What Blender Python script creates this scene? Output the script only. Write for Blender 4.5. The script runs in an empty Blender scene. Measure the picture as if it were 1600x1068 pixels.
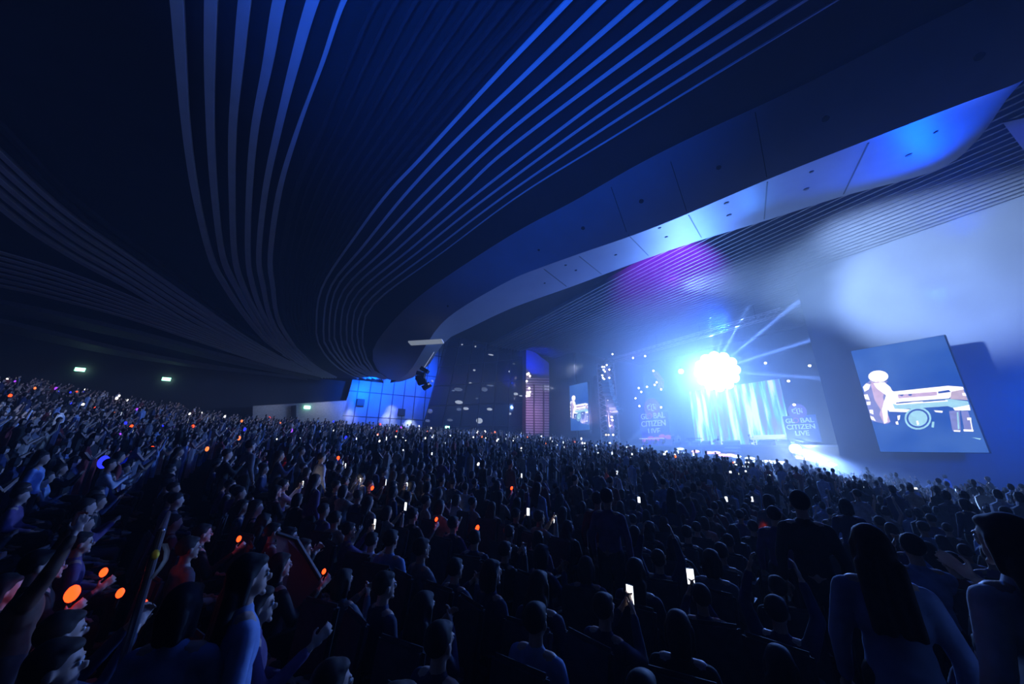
import bpy, bmesh, math, random
from mathutils import Vector, Matrix, Euler
random.seed(7)
sc = bpy.context.scene
COL = sc.collection
# ------------------------------------------------------------------ camera
F, PITCH, ROLL = 533.0, math.radians(17.6), math.radians(1.0)
cd = bpy.data.cameras.new('camera'); cam = bpy.data.objects.new('camera', cd); COL.objects.link(cam)
cd.sensor_width = 36; cd.lens = 36*F/1600; cd.clip_start = .05; cd.clip_end = 400
CM = Matrix.Rotation(math.radians(90)+PITCH, 3, 'X') @ Matrix.Rotation(ROLL, 3, 'Z')
cam.rotation_euler = CM.to_euler(); cam.location = (0, 0, 0)
sc.camera = cam
# ------------------------------------------------------------------ exposure, world
sc.view_settings.view_transform = 'Standard'; sc.view_settings.look = 'None'
sc.view_settings.gamma = 1; sc.view_settings.exposure = 0; sc.view_settings.use_curve_mapping = False
w = bpy.data.worlds.new('night'); sc.world = w; w.use_nodes = True
w.node_tree.nodes['Background'].inputs[0].default_value = (.25, .4, 1, 1)
w.node_tree.nodes['Background'].inputs[1].default_value = .012
sc.cycles.max_bounces = 5; sc.cycles.diffuse_bounces = 2; sc.cycles.glossy_bounces = 2
sc.cycles.volume_bounces = 0; sc.cycles.transparent_max_bounces = 6; sc.cycles.transmission_bounces = 3
sc.cycles.use_denoising = True; sc.cycles.sample_clamp_indirect = 4

# ------------------------------------------------------------------ place helpers: metres, camera at the origin
def ray(x, y):
    """direction seen at a point of the photograph, scaled to one metre ahead"""
    v = CM @ Vector((x-800, 534-y, -F)); return v/v.y
def at_z(x, y, z): r = ray(x, y); return r*(z/r.z)
def at_y(x, y, d): return ray(x, y)*d
TH = math.radians(30.2)
AX = Vector((math.cos(TH), math.sin(TH), 0)); BX = Vector((math.sin(TH), -math.cos(TH), 0))   # towards the stage, towards house right
def H(a, b, z=0): return AX*a + BX*b + Vector((0, 0, z))
def at_a(x, y, a): r = ray(x, y); return r*(a/r.dot(AX))
def at_b(x, y, b): r = ray(x, y); return r*(b/r.dot(BX))
def ab(p): return p.dot(AX), p.dot(BX)
def floor_z(p):
    a, b = p.dot(AX), p.dot(BX)
    z = -2.4 - .012*max(0, a) + .094*max(0, -b-6)
    t = max(0, -a-7)
    z += .15*t
    return z
def stand_at(x, y, h, lo=1.2, hi=75):
    """where something h above the raked floor shows at this point"""
    r = ray(x, y); d = lo
    while d < hi:
        p = r*d
        if p.z <= floor_z(p)+h: break
        d *= 1.01
    p = r*d; return p, Vector((p.x, p.y, floor_z(p)))

# ------------------------------------------------------------------ lights
def lamp(kind, name, loc, power, color, aim=None, **k):
    l = bpy.data.lights.new(name, kind); o = bpy.data.objects.new(name, l); COL.objects.link(o)
    l.energy = power; l.color = color; o.location = loc
    for kk, v in k.items(): setattr(l, kk, v)
    if aim is not None: o.rotation_euler = (Vector(aim)-Vector(loc)).to_track_quat('-Z', 'Y').to_euler()
    return o
R = math.radians
BL = at_a(1120, 580, 46.5)                    # the blinding white lamp over the stage
lamp('SPOT', 'blinder_light', BL - AX*1.2, 80000, (.13, .31, 1), BL-AX*20-Vector((0,0,10)), spot_size=R(140), spot_blend=.7, shadow_soft_size=.5)
for i, (dx, dy, pw) in enumerate([(-150,-60,1), (-95,-120,1.4), (-60,-150,.8), (-15,-150,1.6), (30,-150,.7), (70,-140,1.4), (110,-95,1), (-170,15,.7), (-160,60,.8), (-120,95,1.5), (150,-50,.8), (-165,-20,.7), (-125,-95,.6), (150,10,.5)]):
    lamp('SPOT', 'star_ray_light', BL-AX*.8, 2200000*pw, (.16, .32, 1), at_a(1120+dx, 580+dy, 42), spot_size=R(2.6), spot_blend=1, shadow_soft_size=.1)  # narrow spots added to draw the lamp's star rays in the haze
EL = at_a(1243, 701, 43.0)                    # the low lamp at the stage edge, with its long beam
lamp('SPOT', 'edge_beam_light', EL-AX*1.1+Vector((0,0,.3)), 600000, (.22, .40, 1), at_y(1470, 812, 14), spot_size=R(7), spot_blend=.7, shadow_soft_size=.15)
# added spot for the white veil at the right, on wall and ceiling
lamp('SPOT', 'veil_patch_light', H(21, -13, 11.4), 110000, (.36, .58, 1), at_a(1475, 425, 39.5), spot_size=R(42), spot_blend=.7, shadow_soft_size=.4)
lamp('SPOT', 'stage_front_wash', H(44, -24, 12.5), 2500, (.12, .35, 1), H(20, -24, -2), spot_size=R(120), spot_blend=1, shadow_soft_size=1)
lamp('SPOT', 'crowd_wash', H(31, -34, 11), 2500, (.8, .88, 1), H(2, -44, 2), spot_size=R(60), spot_blend=1, shadow_soft_size=.3)
lamp('SPOT', 'house_left_wash', H(31, -40, 9), 9000, (.9, .9, 1), H(-20, -46, 4), spot_size=R(34), spot_blend=1, shadow_soft_size=.3)
# blue uplights on the portal soffit
lamp('SPOT', 'soffit_uplight', at_z(1155, 372, 12.2)+AX*2.5, 420, (.06, .26, 1), at_z(1150, 335, 13), spot_size=R(100), spot_blend=1, shadow_soft_size=.3)
lamp('SPOT', 'soffit_uplight', H(28, -1, 11), 9000, (.0, .07, 1), at_z(1400, 230, 13), spot_size=R(80), spot_blend=1, shadow_soft_size=.3)
lamp('SPOT', 'soffit_uplight', H(33, -16, 11.4), 14000, (.005, .09, 1), at_z(950, 420, 13), spot_size=R(80), spot_blend=1, shadow_soft_size=.3)
lamp('SPOT', 'front_wall_fill', H(30, 1, 2), 9000, (0, .10, 1), H(40, -5, 5), spot_size=R(120), spot_blend=1, shadow_soft_size=.5)  # added blue spot, unseen, to tint the right front wall
# blue wash on the ceiling boards, from added lamps out of view behind the camera
lamp('SPOT', 'board_fill_light', Vector((-2, -2, 2.5)), 20000, (.003, .10, 1), at_z(760, 90, 14), spot_size=R(72), spot_blend=1, shadow_soft_size=.3)
lamp('SPOT', 'board_fill_light', Vector((-11, -3, 3.0)), 1500, (.12, .26, .9), at_z(400, 60, 14), spot_size=R(100), spot_blend=1, shadow_soft_size=.3)
lamp('SPOT', 'board_fill_light', Vector((-34, -4, 3.5)), 1500, (.16, .22, .85), at_z(220, 430, 12), spot_size=R(110), spot_blend=1, shadow_soft_size=.3)
# purple on the slats over the stage
lamp('SPOT', 'purple_light', at_z(1050, 440, 12), 22000, (.30, .02, 1), at_z(1040, 418, 17), spot_size=R(62), spot_blend=.7, shadow_soft_size=.2)

# ------------------------------------------------------------------ materials
MATS = {}
def mat(name, color=(.5,.5,.5), rough=.7, metal=0, noise=.12, scale=6, emit=None, strength=1, bump=0):
    if name in MATS: return MATS[name]
    m = bpy.data.materials.new(name); m.use_nodes = True; nt = m.node_tree
    b = nt.nodes['Principled BSDF']
    b.inputs['Roughness'].default_value = rough; b.inputs['Metallic'].default_value = metal
    n = nt.nodes.new('ShaderNodeTexNoise'); n.inputs['Scale'].default_value = scale
    tc = nt.nodes.new('ShaderNodeTexCoord'); nt.links.new(tc.outputs['Object'], n.inputs['Vector'])
    r = nt.nodes.new('ShaderNodeValToRGB')
    r.color_ramp.elements[0].position = .3; r.color_ramp.elements[1].position = .7
    r.color_ramp.elements[0].color = (*[c*(1-noise) for c in color], 1)
    r.color_ramp.elements[1].color = (*[min(1, c*(1+noise)) for c in color], 1)
    nt.links.new(n.outputs['Fac'], r.inputs['Fac']); nt.links.new(r.outputs['Color'], b.inputs['Base Color'])
    if bump:
        bp = nt.nodes.new('ShaderNodeBump'); bp.inputs['Strength'].default_value = bump
        nt.links.new(n.outputs['Fac'], bp.inputs['Height']); nt.links.new(bp.outputs['Normal'], b.inputs['Normal'])
    if emit:
        b.inputs['Emission Color'].default_value = (*emit, 1); b.inputs['Emission Strength'].default_value = strength
    MATS[name] = m; return m
def math_node(nt, op, a, b=None):
    n = nt.nodes.new('ShaderNodeMath'); n.operation = op
    for i, v in enumerate((a, b)):
        if v is None: continue
        if hasattr(v, 'is_linked'): nt.links.new(v, n.inputs[i])
        else: n.inputs[i].default_value = v
    return n.outputs[0]

# ------------------------------------------------------------------ mesh helpers
def bm_new(): return bmesh.new()
def obj(name, bm, m=None, parent=None, smooth=False):
    me = bpy.data.meshes.new(name)
    if isinstance(bm, bmesh.types.BMesh):
        bmesh.ops.recalc_face_normals(bm, faces=bm.faces); bm.to_mesh(me); bm.free()
    else: me.from_pydata(*bm); me.update()
    for mm in (m if isinstance(m, (list, tuple)) else [m] if m else []): me.materials.append(mm)
    if smooth: me.polygons.foreach_set('use_smooth', [True]*len(me.polygons))
    o = bpy.data.objects.new(name, me); COL.objects.link(o)
    if parent: o.parent = parent
    return o
def tag(o, label=None, cat=None, group=None, kind=None):
    if label: o['label'] = label
    if cat: o['category'] = cat
    if group: o['group'] = group
    if kind: o['kind'] = kind
    return o
def thing(name, label, cat, loc=(0,0,0), rz=0, group=None):
    o = bpy.data.objects.new(name, None); COL.objects.link(o); o.empty_display_size = .2
    o.location = loc; o.rotation_euler = (0, 0, rz); return tag(o, label, cat, group)
def struct(name, bm, m, label=None):
    o = obj(name, bm, m); o['kind'] = 'structure'
    if label: tag(o, label, name.split('_')[0])
    return o
def box(bm, c, s, rot=None, mi=0):
    M = Matrix.Translation(c) @ (rot.to_matrix().to_4x4() if rot else Matrix.Identity(4)) @ Matrix.Diagonal((*s, 1))
    r = bmesh.ops.create_cube(bm, size=1, matrix=M)
    for f in {f for v in r['verts'] for f in v.link_faces}: f.material_index = mi
def tube(bm, p, q, r0, r1=None, n=8, mi=0):
    p, q = Vector(p), Vector(q); d = q-p
    M = Matrix.Translation((p+q)/2) @ d.to_track_quat('Z', 'Y').to_matrix().to_4x4()
    r = bmesh.ops.create_cone(bm, segments=n, radius1=r0, radius2=r0 if r1 is None else r1, depth=d.length, cap_ends=True, matrix=M)
    for f in {f for v in r['verts'] for f in v.link_faces}: f.material_index = mi
def ball(bm, c, r, seg=10, rings=7, mi=0, rot=None):
    if not hasattr(r, '__len__'): r = (r, r, r)
    M = Matrix.Translation(c) @ (rot.to_matrix().to_4x4() if rot else Matrix.Identity(4)) @ Matrix.Diagonal((*r, 1))
    q = bmesh.ops.create_uvsphere(bm, u_segments=seg, v_segments=rings, radius=1, matrix=M)
    for f in {f for v in q['verts'] for f in v.link_faces}: f.material_index = mi; f.smooth = True
def slab(bm, pts, ext, mi=0):
    """a plate: polygon pts pushed along the vector ext"""
    a = [bm.verts.new(p) for p in pts]; b = [bm.verts.new(Vector(p)+ext) for p in pts]
    fs = [bm.faces.new(a), bm.faces.new(b[::-1])]
    n = len(pts)
    for i in range(n): fs.append(bm.faces.new((a[i], a[(i+1) % n], b[(i+1) % n], b[i])))
    for f in fs: f.material_index = mi
def loft(bm, rows, mi=0, close=False):
    vs = [[bm.verts.new(p) for p in r] for r in rows]
    for i in range(len(vs)-1):
        for j in range(len(vs[0])-1):
            f = bm.faces.new((vs[i][j], vs[i][j+1], vs[i+1][j+1], vs[i+1][j])); f.material_index = mi; f.smooth = True
    return vs
def spline(pts, n):
    """smooth curve through pts, n samples, even spacing"""
    P = [Vector((*p, 0)[:3]) if len(p) == 2 else Vector(p) for p in pts]
    P = [P[0]*2-P[1]] + P + [P[-1]*2-P[-2]]
    out = []
    for i in range(1, len(P)-2):
        p0, p1, p2, p3 = P[i-1:i+3]
        for k in range(16):
            t = k/16
            out.append(.5*((2*p1)+(p2-p0)*t+(2*p0-5*p1+4*p2-p3)*t*t+(3*p1-p0-3*p2+p3)*t**3))
    out.append(P[-2]); L = [0]
    for i in range(1, len(out)): L.append(L[-1]+(out[i]-out[i-1]).length)
    res = []; j = 0
    for k in range(n):
        s = L[-1]*k/(n-1)
        while j < len(L)-2 and L[j+1] < s: j += 1
        t = (s-L[j])/max(1e-9, L[j+1]-L[j]); res.append(out[j].lerp(out[j+1], min(1, t)))
    return res

# ================================================================== THE ROOM
m_floor = mat('dark_carpet', (.012, .012, .016), .9, noise=.3, scale=3)
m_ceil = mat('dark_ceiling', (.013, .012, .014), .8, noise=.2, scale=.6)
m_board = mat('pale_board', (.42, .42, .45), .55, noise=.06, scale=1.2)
m_unlitboard = mat('unlit_board', (.022, .020, .024), .6, noise=.15, scale=1.2)  # same boards as the pale ones; missing light is put into the colour
m_soffit = mat('soffit_panel', (.20, .20, .23), .5, noise=.05, scale=.8)
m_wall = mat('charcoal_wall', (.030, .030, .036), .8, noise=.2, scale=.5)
for m_ in (m_floor, m_ceil, m_unlitboard, m_board): m_.node_tree.nodes['Principled BSDF'].inputs['Specular IOR Level'].default_value = .08
m_black = mat('matt_black', (.012, .012, .013), .6)
m_steel = mat('brushed_steel', (.25, .25, .27), .35, .8)
m_alu = mat('aluminium_truss', (.5, .48, .52), .4, .5)

# floor: the raked hall floor
bm = bm_new(); rows = []
A_ = [-62+2*i for i in range(63)]; B_ = [-54+2*i for i in range(34)]
for a in A_: rows.append([H(a, b, floor_z(H(a, b)) if a < 44 else floor_z(H(44, b))) for b in B_])
loft(bm, rows)
bmesh.ops.solidify(bm, geom=bm.faces[:], thickness=.12)
struct('floor', bm, m_floor)
def wall(name, a0, b0, a1, b1, z0, z1, m, th=.3):
    p, q = H(a0, b0), H(a1, b1); n = (q-p).cross(Vector((0,0,1))).normalized()*th
    bm = bm_new(); slab(bm, [p+Vector((0,0,z0)), q+Vector((0,0,z0)), q+Vector((0,0,z1)), p+Vector((0,0,z1))], n)
    return struct(name, bm, m)
wall('wall_left', 58, -54, -62, -54, -4, 18.5, m_wall)
wall('wall_back', -62, -54, -62, 13, -4, 18.5, m_wall)
wall('wall_right', -62, 13, 58, 13, -4, 18.5, m_wall)
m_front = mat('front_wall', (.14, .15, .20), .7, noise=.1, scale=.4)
wall('wall_front_left', 40, -54, 40, -46, -4, 17.2, m_wall)
wall('wall_stage_left', 40, -46, 58, -46, -4, 17.2, m_wall)
wall('wall_stage_back', 58, -46, 58, -12, -4, 17.2, m_wall)
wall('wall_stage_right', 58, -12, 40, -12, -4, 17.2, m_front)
# right part of the front wall: horizontal ribs
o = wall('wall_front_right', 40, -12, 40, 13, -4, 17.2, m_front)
# ceiling over the stage side, with slats running across the hall
m_slat = mat('ceiling_slat', (.13, .13, .16), .5, noise=.08, scale=1)
bm = bm_new(); slab(bm, [H(14, -54, 17.6), H(58.3, -54, 17.6), H(58.3, 13, 17.6), H(14, 13, 17.6)], Vector((0,0,.3)))
struct('ceiling_stage', bm, m_ceil)
bm = bm_new()
for k in range(52):
    a = 25+k*.62
    slab(bm, [H(a, -53.9, 17.1), H(a+.14, -53.9, 17.1), H(a+.14, 12.9, 17.1), H(a, 12.9, 17.1)], Vector((0,0,.5)))
struct('ceiling_slats', bm, m_slat)
bm = bm_new(); slab(bm, [H(-62.3, -54.3, 18.5), H(58.3, -54.3, 18.5), H(58.3, 13.3, 18.5), H(-62.3, 13.3, 18.5)], Vector((0,0,.3)))
struct('ceiling', bm, m_ceil)

# the swept ceiling: height falls towards the far house-left corner
def zc(y):
    t = min(1, max(0, (y-380)/220)); return 14-5.3*(t*t*(3-2*t))
def C(x, y, dz=0): return at_z(x, y, zc(y)+dz)
E1 = [(1790,-150),(1600,-40),(1420,50),(1240,140),(1100,205),(1000,255),(900,312),(800,366),(686,440),(635,480),(600,518),(582,548),(586,572),(600,590)]
E2 = [(1890,-40),(1700,70),(1600,125),(1500,163),(1365,215),(1200,280),(1030,352),(900,398),(850,416),(800,436),(730,475),(690,505),(665,540),(640,580),(620,594)]
E3 = [(1990,-110),(1750,10),(1600,125),(1530,215),(1465,265),(1315,307),(1195,345),(1095,375),(1015,402),(900,445),(800,481),(730,514),(703,527),(686,545),(668,572),(640,592),(610,598)]
N = 90
e1 = [C(p.x, p.y, .25) for p in spline(E1, N)]
e2 = [C(p.x, p.y, -1.1*min(1, max(0, (600-p.y)/150))) for p in spline(E2, N)]
e3 = [C(p.x, p.y, .55*min(1, max(0, (600-p.y)/150))) for p in spline(E3, N)]
bm = bm_new(); rows = []
for i in range(N):
    r = [e1[i]] + [e1[i].lerp(e2[i], t/5)-Vector((0,0,.10*math.sin(math.pi*t/5))) for t in range(1, 5)] + [e2[i]]
    rows.append(r)
loft(bm, rows)
s1 = struct('ceiling_soffit', bm, m_soffit)
bm = bm_new(); loft(bm, [[e2[i], e2[i].lerp(e3[i], .5), e3[i]] for i in range(N)])
s2 = struct('ceiling_portal_band', bm, m_soffit)
bm = bm_new(); loft(bm, [[e3[i], e3[i]+AX*.05+Vector((0,0,17.8-e3[i].z))] for i in range(N)])
struct('ceiling_portal_fascia', bm, m_ceil)
# seams across the portal soffit
bpy.context.view_layer.update()
def on_soffit(x, y):
    """where the line of sight meets the portal soffit or band, and its normal"""
    best = None
    for o in (s1, s2):
        ok, loc, nor, _ = o.ray_cast(Vector((0,0,0)), ray(x, y).normalized())
        if ok and (best is None or loc.length < best[0].length): best = (loc, nor if nor.z < 0 else -nor)
    return best
for k, (xa, ya, xb, yb) in enumerate([(1357,223,1318,303),(1199,284,1194,342),(1076,336,1096,371),(982,367,1013,399),(905,400,940,428),(850,420,885,447),(1048,252,1073,330),(955,292,979,362),(1180,175,1198,276)]):
    hs = [on_soffit(xa+(xb-xa)*u/10, ya+(yb-ya)*u/10) for u in range(11)]
    if not all(hs): continue
    bm = bm_new()
    for h0, h1 in zip(hs, hs[1:]):
        p, q = h0[0], h1[0]; n_ = h0[1]; sd = (q-p).cross(n_).normalized()*(.028 if k < 6 else .016)
        slab(bm, [p-sd+n_*.002, p+sd+n_*.002, q+sd+n_*.002, q-sd+n_*.002], n_*.02)
    struct('trim_%d' % (k+3), bm, m_black)
# the dark sheet above the boards
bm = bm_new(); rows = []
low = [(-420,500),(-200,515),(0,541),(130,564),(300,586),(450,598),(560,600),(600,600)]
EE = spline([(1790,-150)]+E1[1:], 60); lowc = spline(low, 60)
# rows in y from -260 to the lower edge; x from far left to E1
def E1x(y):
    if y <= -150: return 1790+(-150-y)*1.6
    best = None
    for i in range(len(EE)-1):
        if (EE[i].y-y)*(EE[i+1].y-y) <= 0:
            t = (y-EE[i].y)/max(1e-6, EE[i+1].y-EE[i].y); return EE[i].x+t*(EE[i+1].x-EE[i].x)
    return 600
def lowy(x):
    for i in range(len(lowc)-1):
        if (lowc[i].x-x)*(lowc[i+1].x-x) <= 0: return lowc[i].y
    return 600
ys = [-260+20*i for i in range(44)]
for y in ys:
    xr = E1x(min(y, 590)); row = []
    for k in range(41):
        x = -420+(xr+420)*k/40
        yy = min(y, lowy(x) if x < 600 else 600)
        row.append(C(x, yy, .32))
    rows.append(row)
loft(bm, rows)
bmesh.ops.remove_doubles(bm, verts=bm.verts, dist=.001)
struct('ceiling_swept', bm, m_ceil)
# lower rim of the swept ceiling, house left: rolls up to the wall behind
bm = bm_new(); pts = [C(p.x, p.y, .32) for p in lowc]
loft(bm, [[p, p+Vector((0,0,-.25)), p+Vector((-.6,.8,-.1)), p+Vector((-.9,1.2,6))] for p in pts])
struct('ceiling_rim', bm, m_unlitboard)

n_board = [0]
def board(path, wpx, m, n=60, name='ceiling_board', dz=0, deep=.22):
    """one hanging board along a path; wpx = its widths along the path as seen"""
    c = spline(path, n); L = []; Rr = []
    for i, p in enumerate(c):
        t = (c[min(n-1, i+1)]-c[max(0, i-1)]); nn = Vector((-t.y, t.x, 0)).normalized()
        k = i/(n-1)*(len(wpx)-1); j = min(int(k), len(wpx)-2); wv = wpx[j]+(wpx[j+1]-wpx[j])*(k-j)
        l, r = p+nn*wv/2, p-nn*wv/2
        z = zc(p.y)+dz
        L.append(at_z(l.x, l.y, z)); Rr.append(at_z(r.x, r.y, z))
    bm = bm_new(); up = Vector((0,0,deep)); n_board[0] += 1
    loft(bm, [[L[i]+up, L[i], Rr[i], Rr[i]+up] for i in range(n)])
    for f in bm.faces: f.smooth = False
    o = struct(name, bm, m); return o
YA = [-140,-60,0,100,200,300,400,450,500,540,572,590]
A = [[258,266,275,282,290,304,328,353,387,423,466,505],
     [330,331,329,327,328,334,347,369,398,428,470,510],
     [402,392,382,372,363,362,366,380,406,436,475,514],
     [475,456,436,418,398,389,387,395,414,442,480,518],
     [548,518,489,460,435,414,404,411,423,449,486,522],
     [622,580,538,503,466,436,422,426,434,458,492,526],
     [690,640,590,545,505,462,441,441,446,465,498,530]]
for i, xs in enumerate(A):
    g = 1 if i < 5 else (.42 if i == 5 else .3)
    board([(x, y) for x, y in zip(xs, YA)], [26*g, 22*g, 20*g, 17*g, 13*g, 11*max(g,.7), 9, 8, 6, 4, 3], m_board if i < 6 else m_unlitboard)
B = [[(1060,-180),(940,-55),(890,0),(775,120),(661,244),(608,300),(560,363),(503,450),(494,520),(498,538),(512,560),(535,580),(560,592)],
 [(1135,-180),(1000,-58),(942,0),(818,120),(717,216),(637,300),(565,388),(516,450),(505,520),(512,545),(530,567),(550,583),(572,592)],
 [(1200,-180),(1060,-57),(1000,0),(863,120),(762,208),(666,300),(583,388),(526,450),(514,520),(522,548),(540,570),(558,583),(580,592)],
 [(1265,-180),(1118,-57),(1055,0),(904,120),(787,213),(693,300),(603,388),(536,455),(522,520),(531,550),(550,573),(588,592)],
 [(1335,-180),(1175,-57),(1107,0),(944,120),(787,239),(721,300),(623,388),(546,458),(532,520),(540,552),(558,575),(592,592)],
 [(1400,-180),(1235,-54),(1162,0),(960,141),(890,192),(749,300),(643,388),(556,462),(541,520),(549,553),(566,576),(596,592)],
 [(1460,-180),(1290,-54),(1212,0),(960,165),(773,300),(661,388),(566,466),(550,520),(557,554),(572,578),(600,592)],
 [(1520,-180),(1345,-55),(1260,0),(960,191),(798,300),(681,388),(576,470),(558,522),(566,556),(578,578),(602,592)],
 [(1600,-180),(1410,-60),(1310,0),(960,214),(813,305),(695,392),(585,474),(566,524),(572,558),(582,578),(604,592)]]
for i, p in enumerate(B):
    g = [1, 1, .9, .85, .8, .7, .6, .5, .25][i]
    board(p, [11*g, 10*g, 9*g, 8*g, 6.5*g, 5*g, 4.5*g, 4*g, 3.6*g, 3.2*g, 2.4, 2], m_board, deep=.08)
A6 = spline([(x, y) for x, y in zip(A[6], YA)], 30); B0 = spline(B[0], 30)
for k in range(1, 10):
    t = k/10
    board([tuple(A6[i].lerp(B0[i], t)[:2]) for i in range(30)], [7, 6, 5, 4, 3, 2.2, 2], m_unlitboard)
Dl = [(-200,150),(0,325),(100,395),(200,450),(300,510),(400,555),(500,590)]; Du = [(-200,0),(0,200),(100,300),(200,378),(290,445),(390,523),(490,583)]
for k in range(7):
    t = k/6; board([(a[0]*t+b[0]*(1-t), a[1]*t+b[1]*(1-t)) for a, b in zip(Dl, Du)], [11, 9, 7, 5, 4, 3, 2], m_board if k > 1 else m_unlitboard)
Cl = [(-200,412),(0,447),(100,470),(200,497),(300,530),(400,563),(480,587)]; Cu = [(-200,340),(0,395),(100,425),(200,463),(300,507),(400,551),(480,583)]
for k in range(7):
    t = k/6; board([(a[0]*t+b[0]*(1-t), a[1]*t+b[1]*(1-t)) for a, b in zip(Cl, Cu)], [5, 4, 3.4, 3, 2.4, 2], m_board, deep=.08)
for p in ([(-200,450),(0,482),(200,524),(350,562),(500,592)], [(-200,480),(0,512),(200,556),(350,581),(480,596)]):
    board(p, [20, 16, 12, 8, 5], mat('painted_bulkhead', (.10, .10, .12), .7), dz=-.05, deep=.4)

# round openings (recessed lights, off) in the soffit
dl = [(1260,295,7),(1236,345,5),(1290,185,9),(1123,261,8),(1002,314,6),(911,356,5),(842,390,4),(1135,317,6),(1139,336,6),(1031,356,4),(1041,370,4),(962,398,3.5),(900,422,3),(884,414,3),(851,442,2.5),(1420,242,7),(1530,88,12),(1462,206,5),(700,478,3),(860,330,3),(1268,268,5)]
for k, (x, y, s) in enumerate(dl):
    h_ = on_soffit(x, y)
    if not h_: continue
    p, n_ = h_; r = s*.62*p.y/F; rq = n_.to_track_quat('Z', 'Y')
    t = thing('recessed_downlight', 'unlit round recessed downlight in the pale portal soffit', 'ceiling light', p, 0, 'recessed openings of the portal soffit')
    t.rotation_euler = rq.to_euler()
    bm = bm_new(); tube(bm, (0,0,-.1), (0,0,.03), r*1.15, n=16); obj('rim', bm, m_steel if k % 3 == 0 else m_black, t)
    bm = bm_new(); tube(bm, (0,0,.0), (0,0,.04), r*.9, n=16); obj('baffle', bm, m_black, t)

# pale reflection over house left, made as an added glowing strip
p, q = at_z(640, 537, zc(537)-1.5), at_z(692, 534, zc(534)-1.5)
bm = bm_new(); s = Vector((0,.45,0)); slab(bm, [p-s, q-s, q+s, p+s], Vector((0,0,.12)))
tag(obj('reflection_strip', bm, mat('strip_glow', (.3,.3,.35), emit=(.55,.65,.8), strength=.32)), 'slim pale glowing strip for a reflection below the portal soffit above the blue wall', 'ceiling light')

# blue corner panel far right
bm = bm_new(); P = [at_z(1567,192,15), at_z(1650,172,15), at_z(1700,260,15), at_z(1606,243,15)]
slab(bm, P, Vector((0,0,.1))); struct('ceiling_corner_panel', bm, m_soffit)
c = (P[0]+P[3])/2; lamp('SPOT', 'corner_uplight', c+Vector((0,0,-1.6)), 90, (.03,.08,1), c, spot_size=R(110), spot_blend=.6)

# ------------------------------------------------------------------ blue tiled wall, house left
def tiled(name, c, seam, sx, sy):
    m = bpy.data.materials.new(name); m.use_nodes = True; nt = m.node_tree; b = nt.nodes['Principled BSDF']
    tc = nt.nodes.new('ShaderNodeTexCoord'); br = nt.nodes.new('ShaderNodeTexBrick'); br.offset = 0
    mp = nt.nodes.new('ShaderNodeMapping'); nt.links.new(tc.outputs['Object'], mp.inputs['Vector'])
    mp.inputs['Rotation'].default_value = (R(90), 0, 0)
    nt.links.new(mp.outputs['Vector'], br.inputs['Vector'])
    br.inputs['Color1'].default_value = (*c, 1); br.inputs['Color2'].default_value = (*[v*.9 for v in c], 1)
    br.inputs['Mortar'].default_value = (*seam, 1); br.inputs['Scale'].default_value = 1
    br.inputs['Brick Width'].default_value = sx; br.inputs['Row Height'].default_value = sy; br.inputs['Mortar Size'].default_value = .07
    nt.links.new(br.outputs['Color'], b.inputs['Base Color']); b.inputs['Roughness'].default_value = .4
    return m
def in_plane(o, org, xdir):
    """give a mesh a local frame in a wall plane (x along the wall, z up)"""
    M = Matrix((xdir, Vector((0,0,1)).cross(xdir), Vector((0,0,1)))).transposed().to_4x4(); M.translation = org
    o.data.transform(M.inverted()); o.matrix_world = M
WB = -52.0
pl = [at_b(705,522,WB), at_b(652,690,WB), at_b(526,690,WB), at_b(535,650,WB), at_b(553,585,WB), at_b(600,540,WB)]
bm = bm_new(); slab(bm, pl, BX*-.5)
o = struct('wall_blue_panel', bm, tiled('blue_wall_tiles', (.30,.33,.42), (.03,.03,.05), 1.6, 3.4)); in_plane(o, pl[2], AX)
c = at_b(630, 610, WB)
lamp('SPOT', 'blue_wall_light', c+BX*7+Vector((0,0,5)), 16000, (.0,.08,1), c+Vector((0,0,2.5)), spot_size=R(100), spot_blend=1)
c = at_b(572, 615, WB); lamp('SPOT', 'blue_wall_light', c+BX*6+Vector((0,0,1)), 9000, (.0,.10,1), c, spot_size=R(90), spot_blend=1)
for x, y, pw in ((545,652,160),(612,644,150),(640,666,420),(606,656,240)):
    c = at_b(x, y, WB); lamp('SPOT', 'wall_graze_light', c+BX*1.6+Vector((0,0,1.2)), pw*1.2, (.8,.9,1), c, spot_size=R(70), spot_blend=1)
for x, y in ((563,629),(627,644)):
    c = at_b(x, y, WB); t = thing('wall_loudspeaker', 'small square dark speaker box on the blue tiled wall, '+('left' if x < 600 else 'right')+' one of two', 'speaker', c)
    bm = bm_new(); M = Matrix((AX, BX*-1, Vector((0,0,1)))).transposed()
    rot = Euler((0,0,math.atan2(AX.y, AX.x)))
    box(bm, BX*.12, (1.0, .3, 1.0), rot); obj('cabinet', bm, m_black, t)
    bm = bm_new(); box(bm, BX*.3, (.85, .04, .85), rot); obj('grille', bm, mat('speaker_mesh', (.03,.03,.035), .5), t)

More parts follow.
